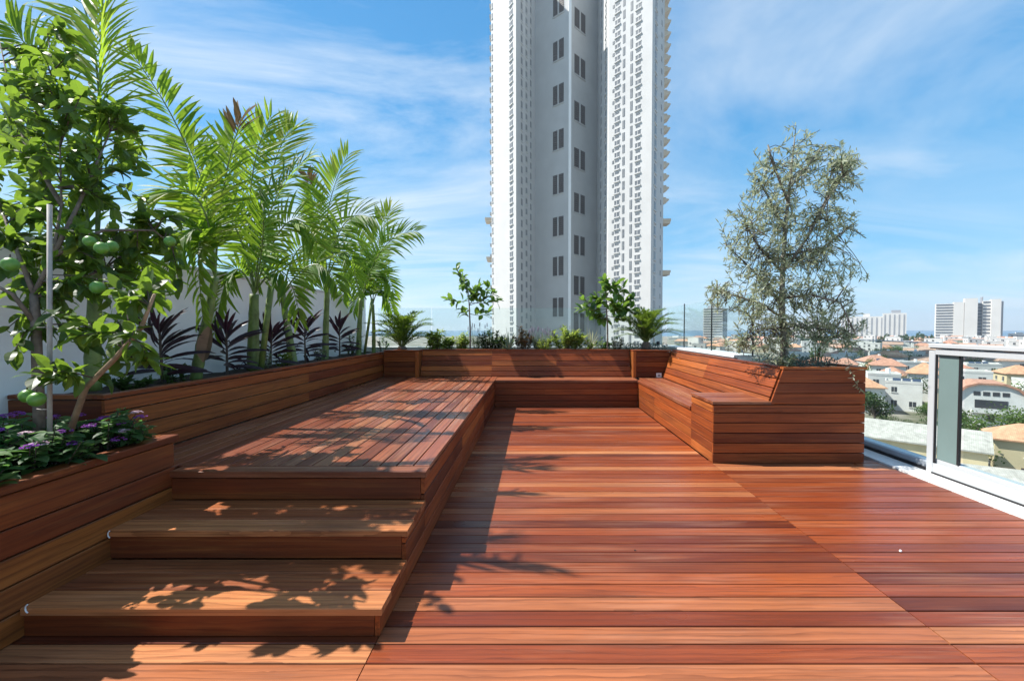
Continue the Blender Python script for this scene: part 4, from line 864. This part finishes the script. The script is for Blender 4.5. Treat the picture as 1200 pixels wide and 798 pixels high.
# ------------------------------------------------------------------ the tower
K = 2.4; S = K / 1.2
def gp(px, d): return (ground_x(px, d * K), d * K)
def zpx(py, d): return P(CXP, py, d * K).z
def tower():
    cx, cy = gp(675, 112); root = empty('tower', (cx, cy, G), 'tall white residential tower rising out of the picture', 'tower')
    p0, p1, p2, p3, p4, p5, p6, p7 = gp(576.5, 107), gp(605, 97), gp(627, 108), gp(666.2, 101), gp(668, 101), gp(700, 109), gp(712, 92), gp(762, 84)
    p8 = gp(776, 93)
    ZL = zpx(40, 101) + 17.5 * K; ZT = zpx(-40, 109)
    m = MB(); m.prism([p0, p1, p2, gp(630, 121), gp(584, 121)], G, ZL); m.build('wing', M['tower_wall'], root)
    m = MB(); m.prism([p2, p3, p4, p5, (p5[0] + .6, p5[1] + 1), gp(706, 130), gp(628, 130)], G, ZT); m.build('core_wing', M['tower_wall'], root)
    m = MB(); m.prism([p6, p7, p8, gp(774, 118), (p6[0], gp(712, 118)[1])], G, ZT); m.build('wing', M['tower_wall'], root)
    # white fin down the ridge of the middle wing
    m = MB(); x0, y0 = gp(665.6, 101); x1, _ = gp(668.6, 101); m.box((x0, y0 - .7 * S, G), (x1, y0 + .3 * S, ZT)); m.build('ridge_fin', M['tower_white'], root)
    def face(a, b):
        A, B = V((a[0], a[1], 0)), V((b[0], b[1], 0)); u = (B - A).normalized(); n = V((u.y, -u.x, 0)); return A, u, n, (B - A).length
    def obox(m, c, u, n, w, h, t0, t1, mi=0):
        vs = []
        for z in (c.z - h / 2, c.z + h / 2):
            for a, b in ((-w / 2, t0 * S), (w / 2, t0 * S), (w / 2, t1 * S), (-w / 2, t1 * S)): q = c + u * a + n * b; vs.append((q.x, q.y, z))
        m.add(vs, [(0, 1, 2, 3), (7, 6, 5, 4), (0, 4, 5, 1), (1, 5, 6, 2), (2, 6, 7, 3), (3, 7, 4, 0)], mi)
    def hit(px, A, u):                                     # distance along the face seen at photo column px
        k = (px - CXP) / FP; return (k * A.y - A.x) / (u.x - k * u.y)
    # large paired louvre windows of the middle wing
    nbig = 0
    for (a, b, cols, rows) in ((p2, p3, (650.5, 657.5), (-46, 6, 59, 111, 164, 216, 265.5, 312, 360)), (p4, p5, (675, 682), (-29, 25, 79, 133, 187, 239, 288, 335, 378))):
        A, u, n, L = face(a, b)
        for py in rows:
            m = MB(); s0, s1 = hit(cols[0], A, u), hit(cols[1], A, u); cc = A + u * ((s0 + s1) / 2); zc = P(CXP, py, cc.y).z
            h = 22.0 / FP * cc.y * (1 if py > 0 else 1.1)
            for s in (s0, s1):
                q = A + u * s; q.z = zc; ww = abs(s1 - s0) * .74
                obox(m, q, u, n, ww, h, -.1, .06, 0)
                for j in range(9):
                    q2 = q.copy(); q2.z = zc - h / 2 + h * (j + .5) / 9; obox(m, q2, u, n, ww, h / 30, .06, .16, 1)
            q = cc.copy(); q.z = zc; obox(m, q, u, n, abs(s1 - s0) * .16, h, -.1, .22, 2); q.z = zc - h / 2 - .15 * S; obox(m, q, u, n, abs(s1 - s0) * 1.9, .25 * S, -.1, .25, 2)
            m.build('louvre_window', [M['tower_dark'], M['tower_slat'], M['tower_wall']], root); nbig += 1
    # small windows floor by floor: each a dark pane with sill and hood
    FH = 14.05 / FP * 88 * K; f0 = zpx(404, 88)
    cols = [  # face, px, width m, height, step (in floors), sill, name, big
        (p6, p7, 722, 1.5, 1.05, .0, 1.0), (p6, p7, 729.5, .7, 2.0, .3, 0), (p6, p7, 738.3, .7, 2.2, .55, 0), (p6, p7, 746, 1.5, 1.0, .15, 1.0), (p6, p7, 717.5, .6, .8, .5, 0),
        (p0, p1, 599.5, 1.7, 1.3, .25, 1.0), (p0, p1, 577.8, .6, 1.2, .2, .8),
        (p1, p2, 611.5, 1.1, 1.9, .2, .4), (p1, p2, 617, 1.1, 1.6, .6, .4), (p1, p2, 622, .9, 1.8, .35, .4),
        ((p6[0], p5[1] + 6), p6, 703.4, 1.4, 1.9, .1, 0), ((p6[0], p5[1] + 6), p6, 708.6, 1.6, 1.6, .5, .8), (p7, p8, 766.3, 1.7, 1.9, .3, .6), (p7, p8, 773, .8, 1.2, .1, 0)]
    count = 0; rest = MB()
    for ci, (a, b, px, ww, hh, ph, sill) in enumerate(cols):
        ww *= S; hh *= S; A, u, n, L = face(a, b); s = hit(px, A, u); q = A + u * s; f0c = f0
        if ci in (5, 6, 7, 8, 9): fh = FH * 1.0
        else: fh = FH
        for k in range(-2, 34):
            z = f0c + fh * (k + ph)
            if z > P(CXP, -12, q.y).z or z > (ZL if ci in (5, 6, 7, 8, 9) else ZT) - 2 * S: break
            m = MB(); q.z = z; alt = (k + ci) % 2
            obox(m, q, u, n, ww, hh, -.1, .05, 0)
            q.z = z
            obox(m, q, u, n, ww * .1, hh, .05, .09, 1)
            if sill:
                q.z = z - hh / 2 - .18 * S; obox(m, q, u, n, ww * 1.2, .3 * S, -.1, .1 + .16 * sill, 1)
                q.z = z + hh / 2 + .1 * S; obox(m, q, u, n, ww * 1.1, .16 * S, -.1, .1, 1)
                if ci in (0, 3, 5): q.z = z + fh * .5; obox(m, q, u, n, ww * .8, .42 * S, -.1, .05, 0)
            if ci in (0, 3, 5) and count < 80: m.build('window', [M['tower_glass'], M['tower_wall'], M['far_grey']], root); count += 1
            else: 
                bcnt = len(rest.v); rest.v += m.v; rest.f += [tuple(i + bcnt for i in f) for f in m.f]; rest.m += m.m; rest.r += m.r; rest.g += m.g
    o = rest.build('windows', [M['tower_glass'], M['tower_wall'], M['far_grey']], root); o['kind'] = 'stuff'
    # pointed cream balconies along the right edge
    ex, ey = p8
    for k in range(-1, 17):
        z = zpx(8 + 14.0 * k, 93); m = MB(); W = 1.75 * S * (1 if k < 13 else .9)
        prof = [(0, 0), (0, -1.6 * S), (W, -.55 * S), (W, -.25 * S)]; vs = [(ex - .1 + a, ey + .2, z + c) for a, c in prof] + [(ex - .1 + a, ey + 3.2 * S, z + c) for a, c in prof]
        m.add(vs, [(0, 1, 2, 3), (7, 6, 5, 4), (0, 3, 7, 4), (3, 2, 6, 7), (2, 1, 5, 6), (1, 0, 4, 5)]); m.box((ex - .08, ey + .22, z + .002), (ex + W * .5, ey + 3.1 * S, z + .18 * S))
        m.build('balcony', M['balcony_cream'], root)
    for (px0, px1, py, d) in ((775, 785.5, 257.5, 93), (775, 785.5, 318, 93), (568.5, 580, 256, 108), (570, 580, 302, 108)):
        x0, y = gp(px0, d); x1, _ = gp(px1, d); z = zpx(py, d); m = MB(); m.box((x0, y + .3, z - .3 * S), (x1, y + 4 * S, z + .3 * S)); m.box((x0 + .3, y + .5, z - .9 * S), (x1 - .3, y + 3.6 * S, z - .302 * S)); m.build('ledge', M['balcony_cream'], root)
    lx, ly = p0
    for k in range(0, 34):
        z = zpx(-6 + 12.2 * k, 107)
        if z < -5: break
        m = MB(); m.box((lx - .5 * S, ly + .2, z - .35 * S), (lx + .2, ly + 2.2 * S, z + .35 * S)); m.build('small_ledge', M['tower_wall'], root)
tower()

# ------------------------------------------------------------------ other tall buildings far away
def slab(name, blocks, label, cat='building', group=None):
    """blocks: (px0, px1, y_top, y_bottom, d, kind, n) boxes of one building"""
    b0 = blocks[0]; xr, dr = ground_x((b0[0] + b0[1]) / 2, b0[4]), b0[4]; root = empty(name, (xr, dr, G), label, cat, group, R(-38))
    cs, sn = math.cos(R(38)), math.sin(R(38))
    def sx_(q, off):
        k = (q - CXP) / FP; X_, Y_ = xr + off * sn, dr + off * cs
        return (k * Y_ - X_) / (cs + k * sn)
    for (q0, q1, yt, yb, d, kind, n) in blocks:
        y = (d - dr) * .8; x0, x1 = sx_(q0, y), sx_(q1, y); dm = dr + y * cs - (x0 + x1) / 2 * sn
        zt = P(CXP, yt, dm).z - G; zb = (P(CXP, yb, dm).z - G) if yb else 0; dp = 14
        m = MB(); m.box((x0, y, zb), (x1, y + dp, zt)); m.build('block', M[kind if kind in M else 'far_white'], root, True)
        if n and n > 0:
            for k in range(n):
                z = zb + (zt - zb) * (k + .55) / n; h = (zt - zb) / n * .42; m = MB(); m.box((x0 + .02 * (x1 - x0), y - .35, z - h / 2), (x1 - .02 * (x1 - x0), y + .1, z + h / 2)); m.build('window_band', M['far_band'], root, True)
        elif n < 0:
            for k in range(-n):
                x = x0 + (x1 - x0) * (k + .5) / -n; wd = (x1 - x0) / -n * .3; m = MB(); m.box((x - wd / 2, y - .35, zb + 2), (x + wd / 2, y + .1, zt - 3)); m.build('window_strip', M['far_grey'], root, True)
slab('hotel_tower', [(1096, 1117, 356, 398, 700, 'far_white', 13), (1117, 1129, 354, 0, 698, 'far_white', 0), (1129.6, 1145, 349.5, 0, 697, 'far_white', 0), (1145, 1151, 355, 0, 712, 'far_grey', 12), (1151, 1161, 352.5, 0, 704, 'far_white', 12), (1161, 1172.5, 350.5, 0, 697, 'far_white', 0), (1172.5, 1175, 353, 0, 700, 'far_grey', 0), (1149.5, 1151, 348, 355, 712, 'far_grey', 0), (1092, 1200, 397, 0, 694, 'far_white', 0)],
     'broad white hotel block with dark recess and striped left wing above the railing')
slab('apartment_tower', [(985, 1036, 371, 0, 905, 'far_white', -9), (1034, 1062, 367, 0, 900, 'far_white', -5), (1044, 1055, 363.5, 367, 905, 'far_grey', 0), (1011, 1019, 367.5, 371, 910, 'far_white', 0)], 'white slab with a taller right part just right of the olive tree')
slab('office_tower', [(824, 846.5, 361, 0, 600, 'far_white', 14), (846.5, 849, 362, 0, 603, 'far_grey', 0), (829, 840, 358, 361, 606, 'far_grey', 0)], 'white tower with thin dark floor stripes seen left of the olive tree')
slab('far_block', [(926, 966, 378, 0, 980, 'far_white', -6), (940, 955, 374, 378, 985, 'far_grey', 0)], 'pale block half hidden behind the olive crown')
slab('far_block', [(783, 800, 395.5, 0, 800, 'far_white', 2), (788, 795, 393.5, 395.5, 806, 'far_white', 0)], 'low pale block on the skyline between cycad and striped tower')
slab('far_block', [(1184, 1230, 391, 0, 660, 'far_white', 1), (1192, 1199, 389.5, 391, 664, 'far_white', 0)], 'low white block at the right edge beside the broad hotel')
slab('far_block', [(850, 905, 398, 0, 640, 'far_white', 1), (868, 880, 396, 398, 644, 'far_grey', 0)], 'long low white block right of the striped tower')

# ------------------------------------------------------------------ houses
def lbox(m, x0, x1, y0, y1, z0, z1, mi=0): m.box((x0, y0, z0), (x1, y1, z1), mi)
def roof_hip(m, w, d, z, h, ov=.45, mi=0, gable=False):
    x, y = w / 2 + ov, d / 2 + ov
    if w >= d: a, b_ = ((-x + (0 if gable else y * .9)), 0), ((x - (0 if gable else y * .9)), 0)
    else: a, b_ = (0, -y + (0 if gable else x * .9)), (0, y - (0 if gable else x * .9))
    vs = [(-x, -y, z), (x, -y, z), (x, y, z), (-x, y, z), (-x, -y, z + .18), (x, -y, z + .18), (x, y, z + .18), (-x, y, z + .18), (a[0], a[1], z + h), (b_[0], b_[1], z + h)]
    fs = [(3, 2, 1, 0), (0, 1, 5, 4), (1, 2, 6, 5), (2, 3, 7, 6), (3, 0, 4, 7)]
    fs += [(4, 5, 9, 8), (5, 6, 9), (6, 7, 8, 9), (7, 4, 8)] if w >= d else [(4, 5, 8), (5, 6, 9, 8), (6, 7, 9), (7, 4, 8, 9)]
    m.add(vs, fs, mi)
def house(x, y, w, d, h, rz, roof, wall, roofm, label, seed, detail=True, group=None, rh=2.2, nfl=2, tank=False, solar=False, name='house'):
    r = random.Random(seed)
    root = empty(name, (x, y, G), label, 'house', group, rz) if detail else None
    bodies = MB(); lbox(bodies, -w / 2, w / 2, -d / 2, d / 2, 0, h)
    rm = MB()
    if roof == 'flat':
        for (a, b_, c, e) in ((-w / 2 - .05, w / 2 + .05, -d / 2 - .05, -d / 2 + .2), (-w / 2 - .05, w / 2 + .05, d / 2 - .2, d / 2 + .05), (-w / 2 - .05, -w / 2 + .2, -d / 2 + .2, d / 2 - .2), (w / 2 - .2, w / 2 + .05, -d / 2 + .2, d / 2 - .2)): lbox(rm, a, b_, c, e, h - .1, h + .55)
        lbox(rm, -w / 2 + .2, w / 2 - .2, -d / 2 + .2, d / 2 - .2, h + .005, h + .05)
    else: roof_hip(rm, w, d, h, rh, .45, 0, roof == 'gable')
    wins = []
    fh = h / nfl
    for side in range(3):
        L = w if side == 0 else d; n = max(1, int(L / 3.4))
        for f in range(nfl):
            for k in range(n):
                if r.random() < .2: continue
                c = -L / 2 + L * (k + .5) / n; ww = r.uniform(.9, 1.7); wh = r.uniform(1.1, 1.5); z = fh * f + fh * .52
                wins.append((side, c, ww, wh, z))
    def win(m, s, mi=(0, 1)):
        side, c, ww, wh, z = s
        def bx(a0, a1, t0, t1, z0, z1, q):
            if side == 0: lbox(m, a0, a1, -d / 2 - t1, -d / 2 - t0, z0, z1, q)
            elif side == 1: lbox(m, w / 2 + t0, w / 2 + t1, a0, a1, z0, z1, q)
            else: lbox(m, -w / 2 - t1, -w / 2 - t0, a0, a1, z0, z1, q)
        bx(c - ww / 2, c + ww / 2, -.1, .03, z - wh / 2, z + wh / 2, mi[0]); bx(c - ww / 2 - .1, c + ww / 2 + .1, -.1, .14, z - wh / 2 - .16, z - wh / 2 - .002, mi[1]); bx(c - .04, c + .04, .031, .07, z - wh / 2, z + wh / 2, mi[1])
    if detail:
        bodies.build('wall', M[wall], root, True); ro = rm.build('roof', M[roofm], root, True)
        for s in wins: m = MB(); win(m, s); m.build('window', [M['house_window'], M['house_white']], root, True)
        if tank:
            m = MB(); zt = h + (.05 if roof == 'flat' else rh * .6); m.tube([(w * .2, d * .15, zt), (w * .2, d * .15, zt + 1.3)], .5, 10); m.build('water_tank', M['plastic_white'], root, True)
        if solar:
            m = MB(); zt = h + (.06 if roof == 'flat' else rh * .55)
            for k in range(3): q = -w * .3 + k * 1.9; m.add([(q, -1, zt), (q + 1.6, -1, zt), (q + 1.6, .6, zt + .9), (q, .6, zt + .9), (q, -1, zt - .06), (q + 1.6, -1, zt - .06), (q + 1.6, .6, zt + .84), (q, .6, zt + .84)], [(0, 1, 2, 3), (7, 6, 5, 4), (0, 4, 5, 1), (1, 5, 6, 2), (2, 6, 7, 3), (3, 7, 4, 0)])
            m.build('solar_panel', M['solar'], root, True)
        return root
    m = MB()
    for src, mi in ((bodies, 0), (rm, 1)):
        k0 = len(m.v); m.v += src.v; m.f += [tuple(i + k0 for i in f) for f in src.f]; m.m += [mi] * len(src.f); m.r += src.r; m.g += src.g
    for s in wins: win(m, s, (2, 0))
    if tank: m.tube([(w * .2, d * .15, h), (w * .2, d * .15, h + 1.6)], .6, 8, 3)
    o = m.build(name, [M[wall], M[roofm], M['house_window'], M['plastic_white']], None, True); o.location = (x, y, G); o.rotation_euler = (0, 0, rz)
    return tag(o, label, 'house', group)
placed = []
def hx(px, d): return ground_x(px, d), d
def near_house(px, d, w, dp, h, rz, roof, wall, roofm, label, **k):
    x, y = hx(px, d); placed.append((x, y, max(w, dp) * .75)); return house(x, y, w, dp, h, R(rz), roof, wall, roofm, label, int(px * 7 + d), True, None, **k)
near_house(1062, 60, 16, 8, 5.2, -44, 'gable', 'house_cream', 'roof_grey', 'long cream building with pale grey roof, nearest below the railing', rh=2.0, nfl=1)
near_house(1204, 58, 6.4, 6, 5.4, -38, 'hip', 'house_cream', 'roof_orange', 'cream house with orange hip roof at the right edge', rh=2.0)
near_house(1162, 50, 5, 4.5, 3.0, -30, 'gable', 'house_grey', 'roof_grey', 'small pale shed with sheet roof in front of the orange-roofed house', rh=1.2, nfl=1)
near_house(1060, 108, 7, 6, 6.8, -40, 'flat', 'house_white', 'roof_flat', 'modern white house with dark window openings behind the grey-roofed building', nfl=2, solar=True)
near_house(1084, 122, 7, 7, 7.6, -42, 'hip', 'house_white', 'roof_orange', 'white house with bright orange hip roof right of the modern house', rh=3)
near_house(1040, 150, 9.5, 8, 7.5, -36, 'hip', 'house_white', 'roof_red', 'terracotta-roofed house with solar panels beyond the modern white house', rh=2.4, solar=True)
def gambrel(px, d):
    x, y = hx(px, d); placed.append((x, y, 9)); root = empty('house', (x, y, G), 'white house with curved red roof and balcony seen through the glass', 'house', None, R(-36)); w, dp, h = 11, 9, 6.2
    prof = [(-6.2, 4.6), (-5.4, 6.6), (-4, 8.2), (-2, 9.0), (2, 9.0), (4, 8.2), (5.4, 6.6), (6.2, 4.6)]
    m = MB(); lbox(m, -w / 2, w / 2, -dp / 2, dp / 2, 0, 4.6)
    pr = [(-5.5, 4.602), (-5.0, 6.3), (-3.8, 7.8), (-1.9, 8.6), (1.9, 8.6), (3.8, 7.8), (5.0, 6.3), (5.5, 4.602)]; n = len(pr)
    m.add([(a, -dp / 2 + .01, c) for a, c in pr] + [(a, dp / 2 - .01, c) for a, c in pr], [tuple(range(n)), tuple(range(2 * n - 1, n - 1, -1))] + [(i, i + n, (i + 1) % n + n, (i + 1) % n) for i in range(n)]); m.build('wall', M['house_white'], root, True)
    m = MB(); n = len(prof); inn = [(a * .93, c - .35) for a, c in prof]
    vs = [(a, yy, c) for yy in (-dp / 2 - .4, dp / 2 + .4) for a, c in prof + inn]; fs = []
    for i in range(n - 1): fs += [(i, i + 1, 2 * n + i + 1, 2 * n + i), (n + i, 3 * n + i, 3 * n + i + 1, n + i + 1), (i, n + i, n + i + 1, i + 1), (2 * n + i, 2 * n + i + 1, 3 * n + i + 1, 3 * n + i)]
    fs += [(0, 2 * n, 3 * n, n), (n - 1, 2 * n - 1, 4 * n - 1, 3 * n - 1)]; m.add(vs, fs); m.build('roof', M['roof_red'], root, True)
    for k in range(4): m = MB(); lbox(m, -2.6 + 1.4 * k, -1.6 + 1.4 * k, -dp / 2 - .05, -dp / 2 + .1, 6.4, 7.2); m.build('window', M['house_window'], root, True)
    m = MB(); lbox(m, -2.4, 2.4, -dp / 2 - .05, -dp / 2 + .1, 3.3, 5.5); m.build('balcony_door', M['house_window'], root, True)
    m = MB(); lbox(m, -3, 3, -dp / 2 - 1.3, -dp / 2 - .01, 2.9, 3.1); lbox(m, -3, 3, -dp / 2 - 1.3, -dp / 2 - 1.2, 3.102, 3.9); m.build('balcony', M['house_white'], root, True)
    for q in (-4.2, 4.2, 0): m = MB(); lbox(m, q - .6, q + .6, -dp / 2 - .05, -dp / 2 + .1, 1.0, 2.4); m.build('window', M['house_window'], root, True)
gambrel(1157, 92)
near_house(1112, 146, 8.5, 8, 7, -10, 'hip', 'house_white', 'roof_red', 'terracotta-roofed house directly behind the grey panel of the railing', rh=2.6)
near_house(1194, 132, 8, 8, 6.5, -26, 'hip', 'house_cream', 'roof_orange', 'orange-roofed house right of the curved-roof house', rh=2.6)
near_house(1026, 175, 10, 9, 7, -16, 'hip', 'house_white', 'roof_red', 'broad terracotta roof beside the edge of the olive planter', rh=2.6, tank=True)
near_house(1068, 168, 9.5, 8, 7, -22, 'flat', 'house_white', 'roof_flat', 'white flat-roofed house with water tank between terracotta roofs', tank=True)
near_house(1148, 160, 9.5, 8, 7, -24, 'flat', 'house_white', 'roof_flat', 'white flat-roofed house behind the curved-roof house', tank=True, solar=True)
near_house(1180, 178, 10, 8, 7, -14, 'hip', 'house_white', 'roof_brown', 'weathered brown roof house behind the tree clump', rh=2.6)
# the rest of the suburb
r = random.Random(314)
LABS = {('hip', 'roof_red'): ('small distant house with terracotta hip roof in the suburb', 'distant terracotta-roofed houses'), ('hip', 'roof_orange'): ('small distant house with orange hip roof in the suburb', 'distant orange-roofed houses'), ('gable', 'roof_brown'): ('small distant house with brown gable roof in the suburb', 'distant brown-roofed houses'), ('flat', 'roof_flat'): ('small distant white flat-roofed block in the suburb', 'distant white flat-roofed blocks')}
tries = 0; nh = 0
while tries < 6000 and nh < 272:
    tries += 1; d = 100 + 560 * r.random() ** 1.25; lo = 945 if d < 240 else (930 if d < 330 else 790); px = r.uniform(lo, 1360); x, y = hx(px, d)
    w = r.uniform(7, 11.5) * (1 if d < 330 else 1.3); dp = r.uniform(6.5, 9)
    if any((x - a) ** 2 + (y - b_) ** 2 < (c + max(w, dp) * .62) ** 2 for a, b_, c in placed): continue
    placed.append((x, y, max(w, dp) * .62)); nh += 1
    roof, rmn = r.choices([('hip', 'roof_red'), ('hip', 'roof_orange'), ('gable', 'roof_brown'), ('flat', 'roof_flat')], (5, 3, 2, 5))[0]
    h = r.choice((5, 6, 6.5, 7.5)) + (r.choice((0, 3, 5)) if roof == 'flat' and d > 260 else 0)
    lab, grp = LABS[(roof, rmn)]
    house(x, y, w, dp, h, R(r.uniform(-55, -22) + r.choice((0, 0, 0, 90))), roof, r.choice(('house_white', 'house_white', 'house_cream', 'house_grey')) if roof != 'flat' else 'house_white', rmn, lab, 1000 + tries, False, grp, rh=r.uniform(1.8, 2.8), nfl=2 if h < 9 else 4, tank=r.random() < .3)

# ------------------------------------------------------------------ city trees
def tree_mesh(seed, h, w, lm, n=900):
    r = random.Random(seed); cr = MB(); tk = MB(); th = h * .35
    tk.tube([(0, 0, -.2), (.1, 0, th * .6), (0, .1, th * 1.2)], [h * .035, h * .028, h * .018], 6)
    lobes = [(r.uniform(-.32, .32) * w, r.uniform(-.32, .32) * w, h * r.uniform(.42, .82), w * r.uniform(.17, .30)) for _ in range(11)]
    for (x, y, z, q) in lobes: tk.tube([(0, 0, th * .9), (x * .6, y * .6, (th + z) / 2), (x, y, z)], [h * .014, h * .01, h * .005], 4)
    for i in range(n):
        x, y, z, q = r.choice(lobes); v = rdir(r); k = q * r.uniform(.55, 1.08); c = V((x + v.x * k, y + v.y * k, z + v.z * k * .85))
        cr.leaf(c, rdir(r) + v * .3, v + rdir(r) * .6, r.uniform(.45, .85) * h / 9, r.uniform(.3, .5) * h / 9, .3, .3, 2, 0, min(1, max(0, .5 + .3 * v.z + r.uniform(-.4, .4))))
    return cr, tk
def city_tree(x, y, h, w, lm, label, seed, proto=None, group=None):
    if proto is None:
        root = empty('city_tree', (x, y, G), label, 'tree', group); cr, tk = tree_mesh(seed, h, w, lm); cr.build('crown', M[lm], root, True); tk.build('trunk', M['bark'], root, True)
    else:
        root = copy_tree(proto); root.location = (x, y, G); root['label'] = label; root['category'] = 'tree'
        if group: root['group'] = group
        elif 'group' in root: del root['group']
        root.rotation_euler = (0, 0, seed * 1.7); root.scale = (w, w, h)
    return root
for (px, d, h, w, lm, lab) in ((1140, 72, 6.6, 7, 'city_leaf', 'large round tree below the curved-roof house'), (1178, 78, 6.0, 8.5, 'city_leaf', 'broad dark tree in front of the curved-roof house at its right'), (1112, 64, 7, 7, 'city_leaf_dark', 'dark tree seen through the glass beside the mullion'), (1027, 86, 8.5, 7, 'city_leaf_dark', 'dark tree beside the corner of the olive planter'), (1079, 74, 2.8, 4.5, 'city_leaf', 'low shrubby tree behind the long grey roof'), (1200, 74, 5.5, 7, 'city_leaf', 'green tree behind the orange-roofed house at the right edge'), (1126, 84, 5, 5, 'city_leaf_dark', 'dark narrow tree left of the curved-roof house'), (1148, 60, 5, 7, 'city_leaf', 'low bushy tree beside the pale shed'), (1040, 88, 3.2, 4.5, 'city_leaf', 'low bright tree in front of the modern white house'), (1066, 84, 2.4, 4, 'city_leaf_dark', 'low dark bush behind the middle of the long grey roof'), (1090, 92, 4.5, 5, 'city_leaf', 'bright tree in line with the white railing post')):
    x, y = hx(px, d); city_tree(x, y, h, w, lm, lab, int(px + d)); placed.append((x, y, 3))
protos = []
spots = []
tries = 0
while tries < 5000 and len(spots) < 215:
    tries += 1; d = 95 + 520 * r.random() ** 1.2; lo = 945 if d < 240 else (930 if d < 330 else 790); px = r.uniform(lo, 1360); x, y = hx(px, d)
    if d < 112 and 1030 < px < 1200: continue
    if any((x - a) ** 2 + (y - b_) ** 2 < (c * .8 + 2) ** 2 for a, b_, c in placed): continue
    placed.append((x, y, 2.5)); spots.append((x, y))
# darker groves seen as clumps
for (px, d, n, sp) in ((1152, 235, 9, 14), (1180, 215, 7, 12), (1056, 300, 10, 16), (1020, 190, 4, 8), (1075, 330, 6, 14)):
    x0, y0 = hx(px, d)
    for k in range(n): spots.append((x0 + r.uniform(-sp, sp), y0 + r.uniform(-sp * .5, sp * .5)))
for i, (x, y) in enumerate(spots):
    k = i % 4; h = r.uniform(5.5, 9.5); w = r.uniform(5, 9); lm = ('city_leaf', 'city_leaf_dark')[k % 2]
    lab, grp = (('small distant bright green tree among the suburb roofs', 'distant bright green trees'), ('small distant dark green tree among the suburb roofs', 'distant dark green trees'))[k % 2]
    if i < 4:
        root = empty('city_tree', (x, y, G), lab, 'tree', grp); cr, tk = tree_mesh(500 + i, 1.0, 1.0, lm, 420)
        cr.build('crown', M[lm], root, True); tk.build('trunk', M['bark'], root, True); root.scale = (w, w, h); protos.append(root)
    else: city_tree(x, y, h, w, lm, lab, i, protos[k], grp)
# dark belt of trees in front of the tall buildings
m = MB(); r = random.Random(5)
for i in range(9000):
    px = r.uniform(905, 1094); d = r.uniform(485, 520); hh = 9 * (1 + .25 * math.sin(px * .31) + .15 * math.sin(px * .83)) * (1 if px < 1065 else (.55 + .75 * (math.sin(px * 1.1) > 0)))
    m.leaf((ground_x(px, d), d, G + 1.2 + hh * r.random()), rdir(r), rdir(r), 2.2, 1.6, .2, .2, 2, 0, r.random() * .6)
tag(m.build('treeline', M['city_leaf_dark']), 'dark belt of trees along the foot of the distant towers', 'trees', kind='stuff')
# ------------------------------------------------------------------ the air
m, nt, b, o_ = mat('haze air'); nt.nodes.remove(b)
pv = nt.nodes.new('ShaderNodeVolumePrincipled'); pv.inputs['Color'].default_value = (.74, .86, 1.0, 1); pv.inputs['Density'].default_value = .00017; pv.inputs['Anisotropy'].default_value = .2
nt.links.new(pv.outputs[0], o_.inputs['Volume'])
mb = MB(); mb.box((-5000, -300, G - 1.4), (5000, 5000, 175))
tag(mb.build('haze', m), 'thin blue summer haze over the city and sea', 'haze', kind='stuff')
scene.cycles.volume_bounces = 0
